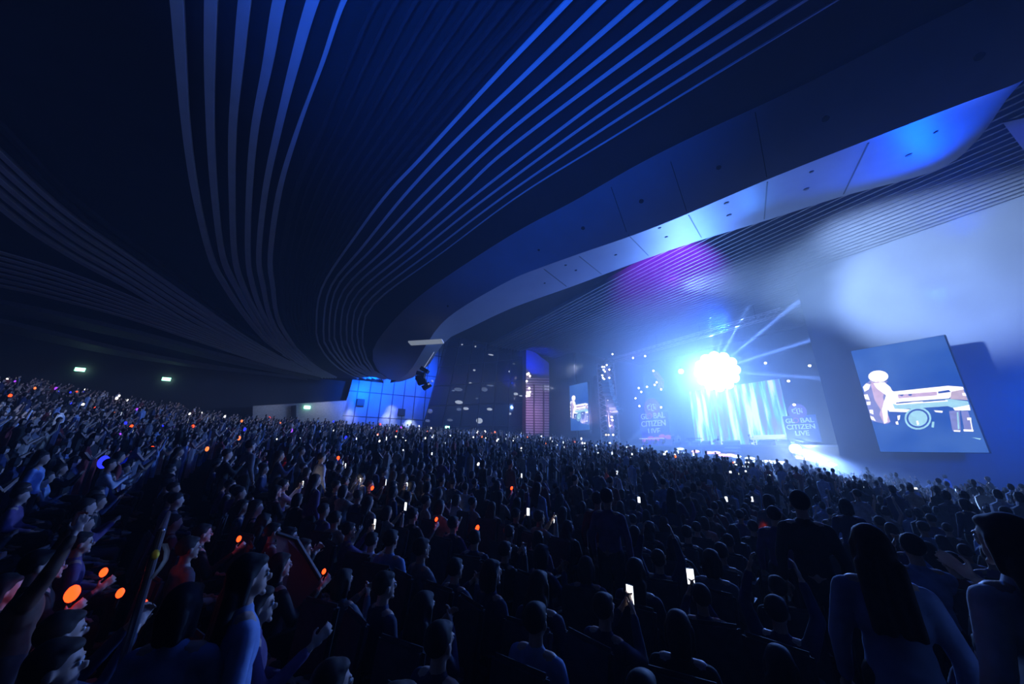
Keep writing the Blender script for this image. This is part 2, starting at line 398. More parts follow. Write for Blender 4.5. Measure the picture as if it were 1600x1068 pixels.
# long lit wall strip left of it
pl = [at_b(395,634,WB), at_b(548,625,WB), at_b(536,670,WB), at_b(395,670,WB)]
bm = bm_new(); slab(bm, pl, BX*-.5); struct('wall_corridor', bm, mat('corridor_plaster', (.30,.31,.33), .8))
for x, pw in ((420,60),(500,170),(535,100)):
    c = at_b(x, 645, WB); lamp('SPOT', 'corridor_light', c+BX*2+Vector((0,0,2.0)), pw, (.75,.85,1), c, spot_size=R(100), spot_blend=1)
bm = bm_new(); slab(bm, [at_b(455,634,WB+.1), at_b(463,633,WB+.1), at_b(463,668,WB+.1), at_b(455,668,WB+.1)], BX*.2); struct('trim_1', bm, m_black)
m_exit = mat('exit_green', (.1,.4,.2), emit=(.25,1,.6), strength=5)
m_exitw = mat('exit_white', (.5,.9,.7), emit=(.75,1,.9), strength=9)
def exit_sign(x, y, where, b=-53.6, s=.3, plane='b'):
    p = at_b(x, y, b) if plane == 'b' else at_a(x, y, 39.6)
    t = thing('exit_lamp', 'small glowing pale green emergency lamp '+where, 'exit light', p, math.atan2(AX.y, AX.x) if plane == 'b' else math.atan2(BX.y, BX.x), 'emergency lamps')
    bm = bm_new(); box(bm, (0,0,0), (s*2.4, .1, s*1.2)); obj('housing', bm, m_exit, t)
    sg = 1 if plane == 'b' else -1
    bm = bm_new(); box(bm, (0,-.08,0), (s*1.5, .06, s*.7)); box(bm, (0,.08,0), (s*1.5, .06, s*.7)); obj('lens', bm, m_exitw, t)
exit_sign(125, 577, 'on the back wall, leftmost of them'); exit_sign(260, 592, 'on the back wall above the red lights')
exit_sign(480, 636, 'on the lit corridor wall', WB+.2); exit_sign(699, 667, 'low behind the glass front', -50.5, .26)
exit_sign(851, 665, 'on the purple louvred tower', -49.5, .26)

# ------------------------------------------------------------------ glass front and louvred tower
WG = -50.8
quad = [at_b(700,520,WG), at_b(817,500,WG), at_b(817,690,WG), at_b(655,690,WG)]
gm = bpy.data.materials.new('dark_glass'); gm.use_nodes = True; nt = gm.node_tree
b = nt.nodes['Principled BSDF']; b.inputs['Base Color'].default_value = (.02,.03,.10,1); b.inputs['Roughness'].default_value = .05
b.inputs['Alpha'].default_value = .45; b.inputs['Metallic'].default_value = .0
n = nt.nodes.new('ShaderNodeTexNoise'); n.inputs['Scale'].default_value = .3
bp = nt.nodes.new('ShaderNodeBump'); bp.inputs['Strength'].default_value = .02; nt.links.new(n.outputs['Fac'], bp.inputs['Height']); nt.links.new(bp.outputs['Normal'], b.inputs['Normal'])
w1 = thing('window_1', None, None, quad[3]); w1['kind'] = 'structure'
bm = bm_new(); slab(bm, [q-quad[3] for q in quad], BX*-.04); obj('window_pane', bm, gm, w1)
bm = bm_new()
for k in range(7):
    t = k/6; p = quad[3].lerp(quad[2], t); q = quad[0].lerp(quad[1], t)
    tube(bm, p-quad[3], q-quad[3], .08, n=4)
for t in (.12,.3,.48,.66,.84): tube(bm, quad[3].lerp(quad[0], t)-quad[3], quad[2].lerp(quad[1], t)-quad[3], .07, n=4)
obj('window_frame', bm, mat('dark_mullion', (.05,.05,.07), .4, .5), w1)
m_lamp = mat('reflection_glow', (.6,.65,.7), emit=(.7,.82,1), strength=1.6)
m_dimlamp = mat('dim_reflection_glow', (.5,.55,.6), emit=(.45,.6,.9), strength=.45)
spots = [(716,608,9,4,0),(757,608,7,5,0),(717,628,8,4,1),(728,638,6,3,1),(717,639,5,3,0),(765,639,6,3,1),(749,657,7,6,1),(703,656,6,2.5,0),(701,672,6,2.5,0),(672,642,5,5,0),(668,657,5,3,0),(667,673,5,2,1),(767,554,6,1.6,1),(741,578,2.5,2,1),(806,615,5,3,1),(814,618,4,1.5,1),(803,568,3,2,0),(796,580,2,2,1),(797,646,2.5,2.5,1),(766,602,8,2,0),(735,598,3,1.5,1),(722,538,2,1.5,1),(774,521,1.5,1.5,1),(743,541,1.5,2,1),(708,610,3,2,0),(745,622,3,2,0)]
for k, (x, y, rx, ry, hi) in enumerate(spots):  # glowing discs behind the pane stand in for lamp reflections
    p = at_b(x, y, -52.6); s = p.y/F
    t = thing('reflected_lamp', ('bright' if hi else 'dim')+' round glow behind the glass front standing for a reflected lamp', 'lamp', p, math.atan2(AX.y, AX.x), ('bright' if hi else 'dim')+' lamp reflections on the glass')
    bm = bm_new(); ball(bm, (0,0,0), (rx*s*.8, .2, ry*s*.7), 12, 6); obj('glow_disc', bm, m_lamp if hi else m_dimlamp, t)
    bm = bm_new(); tube(bm, (0,0,ry*s*.6), (0,0,ry*s*.6+.6), .03, n=6); obj('cord', bm, m_black, t)
# glass wash
c = at_b(790, 590, WG); lamp('SPOT', 'foyer_blue_light', at_b(800,600,-49), 500, (0,.06,1), at_b(795,570,-53.9), spot_size=R(120), spot_blend=1)
# louvred tower
WT = -49.2; q = [at_b(822,546,WT), at_b(836,550,WT), at_b(858,567,WT), at_b(858,700,WT), at_b(822,700,WT)]
tw = thing('louvred_tower', 'tall slatted tower, blue at its top and mauve below, beside the glass front', 'tower', q[4])
bm = bm_new(); slab(bm, [p-q[4] for p in q], BX*-1.2); obj('core', bm, mat('tower_core', (.15,.13,.17), .7), tw)
bm = bm_new()
for y in range(592, 690, 4):
    p0, p1 = at_b(822,y,WT+.15)-q[4], at_b(858,y+.6,WT+.15)-q[4]; slab(bm, [p0, p1, p1+Vector((0,0,.22)), p0+Vector((0,0,.22))], BX*-.12)
obj('louvre', bm, mat('louvre_white', (.55,.5,.55), .5), tw)
bm = bm_new()
for x in (834,849): slab(bm, [at_b(x,600,WT+.3)-q[4], at_b(x+1.6,600,WT+.3)-q[4], at_b(x+1.6,690,WT+.3)-q[4], at_b(x,690,WT+.3)-q[4]], BX*-.1)
obj('upright', bm, m_black, tw)
lamp('SPOT', 'tower_blue_light', at_b(838,575,WT+4), 5000, (0,.02,1), at_b(840,560,WT), spot_size=R(70), spot_blend=.5)
lamp('SPOT', 'tower_mauve_light', at_b(836,640,WT+7), 2200, (.75,.35,.8), at_b(838,642,WT), spot_size=R(80), spot_blend=.8)
for k, (x, y) in enumerate([(826,583),(828,587),(824,584),(823,595),(827,606),(824,613),(828,612),(823,618),(827,617)]):
    p = at_b(x, y, WT+.4); bm = bm_new(); ball(bm, (0,0,0), .16, 8, 6); box(bm, (0,0,-.15), (.2,.2,.12))
    o = obj('spot_lamp', bm, mat('warm_white_glow', (1,.9,.9), emit=(1,.88,1), strength=4)); o.location = p
    tag(o, 'tiny warm white lamp fixed to the tower edge', 'lamp', 'lamps on the louvred tower')

# ------------------------------------------------------------------ parapet of the upper tier
bm = bm_new()
pa = spline([at_y(-160,676,13), at_y(0,668,16), at_y(90,660,19), at_y(180,655,22), at_y(260,655,26)], 30)
loft(bm, [[p, p+Vector((-.2,.25,0)), p+Vector((-.2,.25,-1.7)), p+Vector((0,0,-1.7)), p] for p in pa])
tag(struct('wall_parapet', bm, mat('parapet_plaster', (.22,.24,.28), .6)))
lamp('SPOT', 'parapet_light', at_y(60,600,14), 250, (.35,.5,.9), at_y(80,665,18), spot_size=R(90), spot_blend=1)

# ================================================================== STAGE
SZ = 1.0
stage = thing('stage', 'low black concert stage deck below the bright video wall', 'stage', H(44, -26.3, SZ))
rotA = Euler((0,0,math.atan2(BX.y, BX.x)))      # x across the hall, y towards the stage rear
stage.rotation_euler = rotA
bm = bm_new(); box(bm, (0,5.9,-.1), (27.4,12.6,.2)); obj('deck', bm, mat('stage_deck', (.05,.06,.09), .35), stage)
bm = bm_new(); box(bm, (0,-.45,-2.1), (28,.1,3.8)); obj('skirt', bm, m_black, stage)
bm = bm_new()
for k in range(3): box(bm, (3.5,-.8-.35*k,-.3-.35*k), (1.6,.4,.12))
obj('steps', bm, m_steel, stage)
def led_material(name, build):
    m = bpy.data.materials.new(name); m.use_nodes = True; nt = m.node_tree
    for n in list(nt.nodes): nt.nodes.remove(n)
    out = nt.nodes.new('ShaderNodeOutputMaterial'); e = nt.nodes.new('ShaderNodeEmission')
    nt.links.new(e.outputs[0], out.inputs[0]); build(nt, e); return m
def streaks(nt, e):
    tc = nt.nodes.new('ShaderNodeTexCoord'); mp = nt.nodes.new('ShaderNodeMapping'); nt.links.new(tc.outputs['Object'], mp.inputs['Vector'])
    mp.inputs['Scale'].default_value = (1.3, 1, .10)
    n = nt.nodes.new('ShaderNodeTexNoise'); n.inputs['Scale'].default_value = 1.1; n.inputs['Detail'].default_value = 4; nt.links.new(mp.outputs[0], n.inputs['Vector'])
    r = nt.nodes.new('ShaderNodeValToRGB'); cr = r.color_ramp
    cr.elements[0].position = .34; cr.elements[0].color = (.10,.13,.75,1); cr.elements[1].position = .68; cr.elements[1].color = (1,1,1,1)
    for p, c in ((.42,(.22,.20,.85,1)), (.48,(.05,.45,.9,1)), (.54,(.35,.8,1,1)), (.6,(.85,.97,1,1))):
        x = cr.elements.new(p); x.color = c
    nt.links.new(n.outputs['Fac'], r.inputs['Fac']); nt.links.new(r.outputs['Color'], e.inputs['Color']); e.inputs['Strength'].default_value = 1.25
LA = 52.0
bl, br_, tr = at_a(1087,692,LA), at_a(1241,697,LA), at_a(1218,594,LA)
wl = (br_-bl); wl.z = 0; wid = wl.length; hei = tr.z-br_.z
led = thing('video_wall', 'huge video wall of vertical blue and white streaks behind the pianist', 'screen', Vector((bl.x, bl.y, (bl.z+br_.z)/2)), rotA.z)
bm = bm_new(); box(bm, (wid/2,.25,hei/2), (wid,.3,hei)); obj('panel_frame', bm, m_black, led)
bm = bm_new(); box(bm, (wid/2,.05,hei/2), (wid-.05,.08,hei-.05)); obj('screen', bm, led_material('streaking_picture', streaks), led)

# side screens with the pianist's picture -------------------------------------------------
SA = 37.2
cr4 = [at_a(1328,544.5,SA), at_a(1477.5,527,SA), at_a(1545,712,SA), at_a(1374.5,701,SA)]
org = Vector(cr4[3]); sw = ((cr4[2]-cr4[3]).dot(BX)+(cr4[1]-cr4[0]).dot(BX))/2; sh = (cr4[0].z+cr4[1].z-cr4[2].z-cr4[3].z)/2
b0 = (cr4[0].dot(BX)+cr4[3].dot(BX))/2; z0 = (cr4[2].z+cr4[3].z)/2
print('SCREEN', sw, sh, b0, z0, [ (round(c.dot(BX),2), round(c.z,2)) for c in cr4])
def S(zx, zy):
    """a point of the picture on the right-hand screen, as (x, z) metres from its lower left corner"""
    p = at_a(1320+zx/5.3417, 520+zy/5.34, SA); return (p.dot(BX)-b0, p.z-z0)
def sky(nt, e):
    tc = nt.nodes.new('ShaderNodeTexCoord'); n = nt.nodes.new('ShaderNodeTexNoise'); n.inputs['Scale'].default_value = .35
    nt.links.new(tc.outputs['Object'], n.inputs['Vector'])
    r = nt.nodes.new('ShaderNodeValToRGB'); r.color_ramp.elements[0].position = .35; r.color_ramp.elements[1].position = .65
    r.color_ramp.elements[0].color = (.010,.09,.50,1); r.color_ramp.elements[1].color = (.06,.18,.62,1)
    nt.links.new(n.outputs['Fac'], r.inputs['Fac']); nt.links.new(r.outputs['Color'], e.inputs['Color']); e.inputs['Strength'].default_value = .9
m_pic = led_material('screen_blue', sky)
def flat(name, c, s=1):
    def f(nt, e):
        tc = nt.nodes.new('ShaderNodeTexCoord'); n = nt.nodes.new('ShaderNodeTexNoise'); n.inputs['Scale'].default_value = 3
        nt.links.new(tc.outputs['Object'], n.inputs['Vector'])
        r = nt.nodes.new('ShaderNodeValToRGB'); r.color_ramp.elements[0].position = .35; r.color_ramp.elements[1].position = .65
        r.color_ramp.elements[0].color = (*[v*.85 for v in c], 1); r.color_ramp.elements[1].color = (*c, 1)
        nt.links.new(n.outputs['Fac'], r.inputs['Fac']); nt.links.new(r.outputs['Color'], e.inputs['Color']); e.inputs['Strength'].default_value = s
    return led_material(name, f)
PM = [flat('picture_white', (1,.97,1), 1.7), flat('picture_pink', (.85,.62,.9)), flat('picture_jacket', (.30,.33,.75)), flat('picture_cyan', (.45,.85,1), 1.1), flat('picture_deep', (.04,.12,.55)), flat('picture_gold', (.75,.6,.75))]
def circ(cx, cy, rx, ry, n=18): return [(cx+rx*math.cos(2*math.pi*k/n), cy+ry*math.sin(2*math.pi*k/n)) for k in range(n)]
shapes = [  # (material, outline in picture coordinates)
 (4, [(190,400),(1020,600),(1075,830),(200,760)][:0] or [(370,650),(470,655),(440,770),(380,765)]),
 (2, [(160,430),(215,395),(330,400),(390,470),(330,560),(330,640),(385,740),(350,760),(215,735),(185,600),(155,520)]),
 (0, circ(280,362,84,50)), (1, [(205,395),(240,412),(330,414),(362,398),(350,410),(300,425),(230,420)]),
 (0, [(150,450),(180,420),(215,430),(200,470),(165,490)]), (0, [(155,515),(190,510),(210,560),(170,550)]), (0, [(180,575),(215,570),(215,600),(185,600)]),
 (0, [(205,640),(235,640),(240,680),(210,665)]), (0, [(200,690),(240,700),(260,735),(215,720)]),
 (1, [(215,420),(280,405),(350,430),(395,490),(330,500),(300,600),(380,740),(330,760),(290,680),(300,640),(250,560),(230,480)]),
 (0, [(240,420),(330,410),(380,450),(400,490),(345,520),(310,480),(265,460)]),
 (0, [(345,520),(400,480),(460,560),(440,640),(370,650),(320,600)]),
 (0, [(330,560),(360,560),(355,740),(330,755),(310,640)]),
 (0, [(390,490),(860,440),(1000,448),(1000,470),(900,490),(900,515),(870,545),(400,580),(370,520)]),
 (1, [(440,515),(770,488),(770,520),(450,545)]), (4, [(780,488),(870,474),(885,492),(780,505)]), (5, [(890,490),(990,470),(1030,560),(880,550)]),
 (4, [(445,515),(495,512),(480,528)]), (4, [(530,510),(560,508),(560,522),(535,524)]),
 (0, [(980,500),(1015,500),(1020,525),(985,522)]),
 (3, [(400,590),(880,550),(1030,570),(1050,640),(980,650),(860,610),(420,640)]), (0, [(400,585),(430,582),(860,560),(860,570),(430,600)]),
 (4, [(430,580),(560,572),(560,578),(430,590)]), (4, [(650,570),(840,556),(840,562),(655,576)]),
 (0, [(370,630),(605,640),(605,662),(440,658),(370,655)]), (0, [(905,625),(1040,600),(1050,645),(920,645)]),
 (2, [(870,650),(960,645),(970,820),(900,815)]), (0, [(910,810),(965,812),(965,824),(912,822)]), (3, [(935,660),(950,660),(958,800),(945,805)]),
 (2, [(970,650),(1030,650),(1075,810),(1000,815)]), (0, [(1020,705),(1055,705),(1058,725),(1025,728)]), (0, [(990,803),(1075,806),(1075,822),(995,820)]), (0, [(1045,720),(1055,720),(1070,805),(1060,805)]),
 (0, [(440,690),(465,685),(460,720),(445,730)]), (0, [(425,740),(445,735),(450,765),(430,762)]),
 (3, circ(612,712,112,95)), (4, circ(612,712,96,80)), (3, circ(612,712,80,66)), (0, [(598,735),(612,730),(622,760),(608,770)]), (3, [(730,740),(750,740),(745,790),(725,785)]),
 (0, [(745,645),(820,650),(815,665),(760,660)]), (3, [(1060,870),(1140,880),(1130,890)]),
]
def side_screen(label, bc, w, h, z):
    t = thing('video_screen', label, 'screen', H(SA, bc, z), rotA.z)
    bm = bm_new(); box(bm, (w/2,.3,h/2), (w+.1,.35,h+.1)); obj('panel_frame', bm, m_black, t)
    bm = bm_new(); box(bm, (w/2,.06,h/2), (w,.1,h)); obj('screen', bm, m_pic, t)
    bm = bm_new()
    for k, (mi, pts) in enumerate(shapes):
        q = [S(*p) for p in pts]; y = -.004-.0015*k
        q = [(min(sw-.02, max(.02, x)), zz) for x, zz in q]
        vs = [bm.verts.new((x*w/sw, y, zz*h/sh)) for x, zz in q]
        f = bm.faces.new(vs); f.material_index = mi
    bmesh.ops.triangulate(bm, faces=bm.faces)
    me = obj('screen_picture', bm, PM, t)
    return t
side_screen('large tilted-looking video screen at right showing a pianist at a white keyboard', b0, sw, sh, z0)
l0, l1 = at_a(891,698-17,SA), at_a(920,681,SA)
lq = [at_a(889,601,SA), at_a(916.5,598.5,SA), at_a(921.5,672,SA), at_a(892.5,671.5,SA)]
lw = ((lq[2]-lq[3]).dot(BX)+(lq[1]-lq[0]).dot(BX))/2; lh = (lq[0].z+lq[1].z-lq[2].z-lq[3].z)/2
print('LEFT', lw, lh)
side_screen('narrow-looking distant video screen at left of the stage showing the same pianist', (lq[0].dot(BX)+lq[3].dot(BX))/2, lw, lh, (lq[2].z+lq[3].z)/2)

# name panels -------------------------------------------------------------------------
def text_mesh(body, size, m, parent, loc, depth=.03):
    cu = bpy.data.curves.new('letters', 'FONT'); cu.body = body; cu.size = size; cu.align_x = 'CENTER'; cu.extrude = depth; cu.offset = size*.015
    o = bpy.data.objects.new('tmp', cu); COL.objects.link(o)
    dg = bpy.context.evaluated_depsgraph_get(); me = bpy.data.meshes.new_from_object(o.evaluated_get(dg)); bpy.data.objects.remove(o)
    me.materials.clear(); me.materials.append(m); me.transform(Matrix.Rotation(R(90), 4, 'X'))
    q = bpy.data.objects.new('lettering', me); COL.objects.link(q); q.parent = parent; q.location = loc; return q
def name_panel(label, x0, x1, yt, yb, a, face, txt, ring, disc_c, where):
    p0, p1 = at_a(x0, yb, a), at_a(x1, yb, a); top = at_a((x0+x1)/2, yt, a).z
    wd = (p1-p0).dot(BX); ht = top-p0.z
    t = thing('name_banner', label, 'banner', p0, rotA.z)
    bm = bm_new(); box(bm, (wd/2,.1,ht/2), (wd,.15,ht)); obj('panel', bm, face, t)
    s = wd*.235
    def line(s_, z): text_mesh(s_, s, txt, t, (wd/2, -.05, z))
    text_mesh('GL', s, txt, t, (wd/2-s*1.22, -.05, ht*.72)); text_mesh('BAL', s, txt, t, (wd/2+s*.98, -.05, ht*.72)); line('CITIZEN', ht*.72-s*.95); line('LIVE', ht*.72-s*1.9)
    bm = bm_new(); oc = (wd/2-s*.42, -.04, ht*.72+s*.36)
    for k in range(20):
        a0, a1 = k*math.pi/10, (k+1)*math.pi/10; r = s*.33
        tube(bm, (oc[0]+r*math.cos(a0), oc[1], oc[2]+r*math.sin(a0)), (oc[0]+r*math.cos(a1), oc[1], oc[2]+r*math.sin(a1)), s*.05, n=6)
    obj('ring_emblem', bm, ring, t)
    # round emblem above
    bm = bm_new(); R0 = wd*.28; cz = ht+R0*.55
    tube(bm, (wd/2,.1,cz), (wd/2,.0,cz), R0, n=32); obj('disc', bm, disc_c, t)
    bm = bm_new()
    for k, (dx, dz, sx, sz) in enumerate([(-.5,.1,.12,.4),(-.3,.25,.22,.12),(-.3,-.2,.3,.1),(0,0,.1,.6),(.25,.3,.25,.1),(.3,0,.12,.4),(.5,-.1,.1,.35),(.1,-.35,.3,.1),(-.1,.4,.2,.08),(.55,.25,.1,.1)]):
        box(bm, (wd/2+dx*R0, -.03, cz+dz*R0), (sx*R0, .05, sz*R0))
    obj('emblem_marks', bm, txt, t); return t
m_np = mat('panel_deep_blue', (.02,.02,.2), emit=(.02,.04,.75), strength=.55)
m_np2 = mat('panel_mid_blue', (.05,.08,.3), emit=(.04,.16,.62), strength=.5)
m_tx = mat('letter_lilac', (.5,.5,.9), emit=(.35,.42,1), strength=.9)
m_tx2 = mat('letter_pale_blue', (.5,.6,.9), emit=(.35,.55,1), strength=.95)
m_ring = mat('ring_red', (.5,.1,.4), emit=(.45,.08,.7), strength=.7)
m_disc = mat('disc_purple', (.2,.05,.4), emit=(.22,.08,.62), strength=.6)
name_panel('purple and blue banner reading Global Citizen Live left of the video wall', 1001, 1046, 644, 678, 50, m_np, m_tx, m_ring, m_disc, '')
name_panel('pale blue banner reading Global Citizen Live right of the video wall', 1231, 1284, 648, 690, 50, m_np2, m_tx2, m_ring, mat('disc_dim', (.2,.1,.4), emit=(.14,.13,.5), strength=.5), '')
# glowing riser front under the left banner
p0, p1 = at_a(1004,704,48.5), at_a(1050,706,48.5); tp = at_a(1020,676,48.5).z; p0.z = max(p0.z, SZ)
rz = thing('orchestra_riser', 'blue and pink glowing band riser under the left banner', 'riser', p0, rotA.z); wd = (p1-p0).dot(BX)
bm = bm_new(); box(bm, (wd/2,.3,(tp-p0.z)/2), (wd,.2,tp-p0.z)); obj('backdrop', bm, mat('riser_blue', (.05,.05,.4), emit=(.05,.04,.9), strength=.6), rz)
bm = bm_new()
for k in range(5): ball(bm, (wd*(.12+.2*k), .15, (tp-p0.z)*(.42+.12*(k % 2)+.06*k)), (wd*.12,.06,(tp-p0.z)*.16), 10, 8)
obj('pink_glow', bm, mat('riser_pink', (.5,.1,.5), emit=(.55,.12,.85), strength=.8), rz)
for k in range(3):
    t = thing('music_stand', ['left','middle','right'][k]+' of three white-topped music desks on the glowing riser', 'music stand', p0+BX*(wd*(.2+.28*k))-AX*.8, rotA.z)
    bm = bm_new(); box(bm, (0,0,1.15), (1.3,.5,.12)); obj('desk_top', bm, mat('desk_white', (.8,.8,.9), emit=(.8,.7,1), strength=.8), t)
    bm = bm_new(); tube(bm, (0,0,0), (0,0,1.1), .05); box(bm, (0,0,.03), (.6,.5,.05)); obj('leg', bm, m_black, t)

# ------------------------------------------------------------------ trusses, lamps, speakers
m_white = mat('stage_lamp_glow', (1,1,1), emit=(.95,.92,1), strength=12)
m_warm = mat('amber_lamp_glow', (1,.8,.3), emit=(1,.75,.35), strength=4)
def truss(bm, p, q, s=.5, n=14, r=.05):
    d = (q-p).normalized(); u = d.cross(Vector((0,0,1)) if abs(d.z) < .9 else AX).normalized()*s/2; v = d.cross(u).normalized()*s/2
    cs = [u+v, u-v, -u-v, -u+v]
    for c in cs: tube(bm, p+c, q+c, r, n=6)
    for k in range(n):
        a, b = p.lerp(q, k/n), p.lerp(q, (k+1)/n)
        for j in range(4): tube(bm, a+cs[j], b+cs[(j+1) % 4], r*.6, n=5)
def fixture(p, aim, label, group, m=m_white, s=.14):
    t = thing('spot_lamp', label, 'stage light', p, 0, group)
    d = (Vector(aim)-p).normalized()
    bm = bm_new(); tube(bm, -d*s*1.6, d*s*.2, s*.8, s, n=12); obj('housing', bm, m_black, t)
    bm = bm_new(); tube(bm, d*s*.2, d*s*.32, s*.95, n=12); obj('lens', bm, m, t)
    bm = bm_new(); tube(bm, Vector((0,0,s*1.1)), Vector((0,0,s*2)), s*.2, n=6); obj('bracket', bm, m_black, t)
TA = 41.5
c0, c1 = at_a(954,694,TA), at_a(951,566,TA); c1 = Vector((c0.x, c0.y, c1.z))
t = thing('lighting_tower', 'pale truss tower studded with lamps between left screen and stage', 'truss', c0)
bm = bm_new(); truss(bm, Vector(), c1-c0, 1.9, 16, .12); obj('truss_frame', bm, m_alu, t)
bm = bm_new(); box(bm, (c1-c0)*.48+BX*.3, (1.5,.08,(c1-c0).z*.94), rotA); obj('drape', bm, mat('pale_scrim', (.50,.44,.55), .8), t)
lamp('SPOT', 'tower_wash_light', c0-AX*6+Vector((0,0,3)), 4500, (.85,.6,1), (c0+c1)/2, spot_size=R(90), spot_blend=.8)
for (x, y) in [(941,573),(943,577),(945,580),(941,586),(944,592),(942,590),(952,590),(948,570),(952,577),(944,573),(952,613),(950,626),(952,634),(956,651),(962,645),(957,656),(953,665),(947,613),(958,679),(953,692),(951,622)]:
    p = at_a(x, y, TA-1.5); fixture(p, Vector((0,0,0)), 'small round white lamp on the pale truss tower', 'lamps on the truss tower', s=.12)
for x in (947,951): fixture(at_a(x, 679, TA-1.6), Vector(), 'small amber lamp low on the pale truss tower', 'amber lamps on the tower', m_warm, .13)
# overhead truss
q0, q1 = at_a(944,567,44), at_a(1230,515,44); q1 = Vector((q1.x, q1.y, q0.z+.3))
t = thing('overhead_truss', 'purple-lit lighting truss hanging over the stage front', 'truss', q0)
bm = bm_new(); truss(bm, Vector(), q1-q0, .7, 30, .06); obj('truss_frame', bm, m_alu, t)
bm = bm_new()
for k in (.15,.4,.65,.9): tube(bm, (q1-q0)*k, (q1-q0)*k+Vector((0,0,16.9-q0.z)), .03, n=5)
obj('suspension_cable', bm, m_black, t)
lamp('SPOT', 'truss_purple_light', q0.lerp(q1,.3)-AX*3-Vector((0,0,3)), 500, (.35,.12,1), q0.lerp(q1,.3), spot_size=R(120), spot_blend=1)
for (x, y) in [(989,559),(1008,556),(1021,579),(998,606),(1023,601),(1033,608),(1026,597),(1002,612),(1011,604),(957,553),(999,634),(1033,636),(993,622),(1196,567),(1232,595),(1265,571),(1241,632),]:
    p = at_a(x, y, 43.5); fixture(p, Vector(), 'small white stage lamp hanging in the haze around the stage', 'hanging stage lamps', s=.12)
# arm with pink light put into its colour and glow, near 1030,590
bm = bm_new(); a0, a1, a2 = at_a(1023,581,46), at_a(1033,595,46), at_a(1032,607,46); truss(bm, a0, a1, .5, 4, .07); truss(bm, a1, a2, .5, 4, .07)
tag(obj('truss_arm', bm, mat('pink_lit_truss', (.5,.2,.5), emit=(.3,.1,.55), strength=.4)), 'short bent purple-lit truss arm above the left banner', 'truss')
# the blinder; outer bulb ring added to widen its white glow
t = thing('blinder_lamp', 'blinding white stage lamp array glowing above the video wall', 'stage light', BL)
d = -BL.normalized(); m_blind = mat('blinder_glow', (.6,.8,1), emit=(.22,.42,1), strength=16)
rotc = d.to_track_quat('Z', 'Y')
bm = bm_new(); tube(bm, d*-.8, d*-.25, 2.0, 2.6, n=32); obj('housing', bm, m_black, t)
for k in range(19):
    r_ = 0 if k == 0 else 1.05 if k < 7 else 2.05; an = k*math.pi/3 if k < 7 else k*math.pi/6
    c = rotc @ Vector((r_*math.cos(an), r_*math.sin(an), 0))
    bm = bm_new(); tube(bm, c-d*.05, c+d*.1, .66, n=20); ball(bm, c+d*.1, .6, 12, 8); obj('bulb', bm, m_blind, t)
p = at_a(1064,580,46.5); fixture(p, Vector(), 'second white lamp just left of the blinding lamp array', 'hanging stage lamps beside the blinder', mat('flare_glow', (1,1,1), emit=(.9,.95,1), strength=12), .35)
# low lamp at the stage edge
t = thing('edge_lamp', 'bright white lamp at the right end of the stage floor', 'stage light', EL)
d = -EL.normalized()
bm = bm_new(); tube(bm, d*-.4, d*0, .42, .5, n=16); obj('housing', bm, m_black, t)
bm = bm_new(); ball(bm, d*.05, .5, 14, 10); obj('bulb', bm, m_blind, t)
bm = bm_new(); box(bm, (0,0,-.55), (.7,.5,.3)); obj('base', bm, m_black, t)
lamp('POINT', 'edge_lamp_light', EL+d*1, 2600, (.45,.65,1), shadow_soft_size=.5)
# line arrays
def line_array(label, xs, yt, yb, a, w_, n, curve, m):
    top = at_a(xs, yt, a); bot = at_a(xs, yb, a); hh = (top.z-bot.z)/n
    t = thing('line_array', label, 'speaker', Vector((top.x, top.y, bot.z)), rotA.z)
    bm = bm_new(); box(bm, (0,.1,(n+.2)*hh), (w_*1.1,.5,.12)); tube(bm, (0,0,n*hh), (0,0,17-bot.z), .03); obj('rigging', bm, m_steel, t)
    for k in range(n):
        u = k/(n-1); off = curve*(1-u)**2; ang = (1-u)*.5
        bm = bm_new(); box(bm, (0, off, hh*(k+.5)), (w_, .8, hh*.92), Euler((ang*.6,0,0)))
        c = obj('speaker_cabinet', bm, m_black, t)
        bm = bm_new(); box(bm, (0, off-.42, hh*(k+.5)), (w_*.9, .04, hh*.8), Euler((ang*.6,0,0))); obj('grille', bm, m, c)
m_gr = mat('blue_sheen_grille', (.08,.12,.18), .35, .3)
line_array('curved black line array of speakers in front of the pale truss tower', 948, 594, 645, 38.6, 1.5, 10, 1.6, m_gr)
line_array('slim far line array of speakers between left screen and truss tower', 933, 588, 655, 43, 1.0, 12, .8, m_gr)
# rounded loudspeaker hanging by the swept ceiling
p = at_y(660, 578, 30)
t = thing('hanging_speaker', 'black curved speaker cluster hanging beside the blue tiled wall', 'speaker', p)
for k in range(5):
    bm = bm_new(); box(bm, (.12*k*k-.4*k+.2, 0, -.36*k), (.75,.6,.34), Euler((0,-.28*k+.5,0))); obj('speaker_cabinet', bm, m_black, t)
bm = bm_new(); tube(bm, (0,0,0), (.9,0,1.7), .035); ball(bm, (.75,-.2,-1.3), .14); ball(bm, (1.0,-.2,-1.0), .11); obj('bracket', bm, mat('pale_fitting', (.6,.6,.65), .4, emit=(.8,.85,1), strength=.25), t)
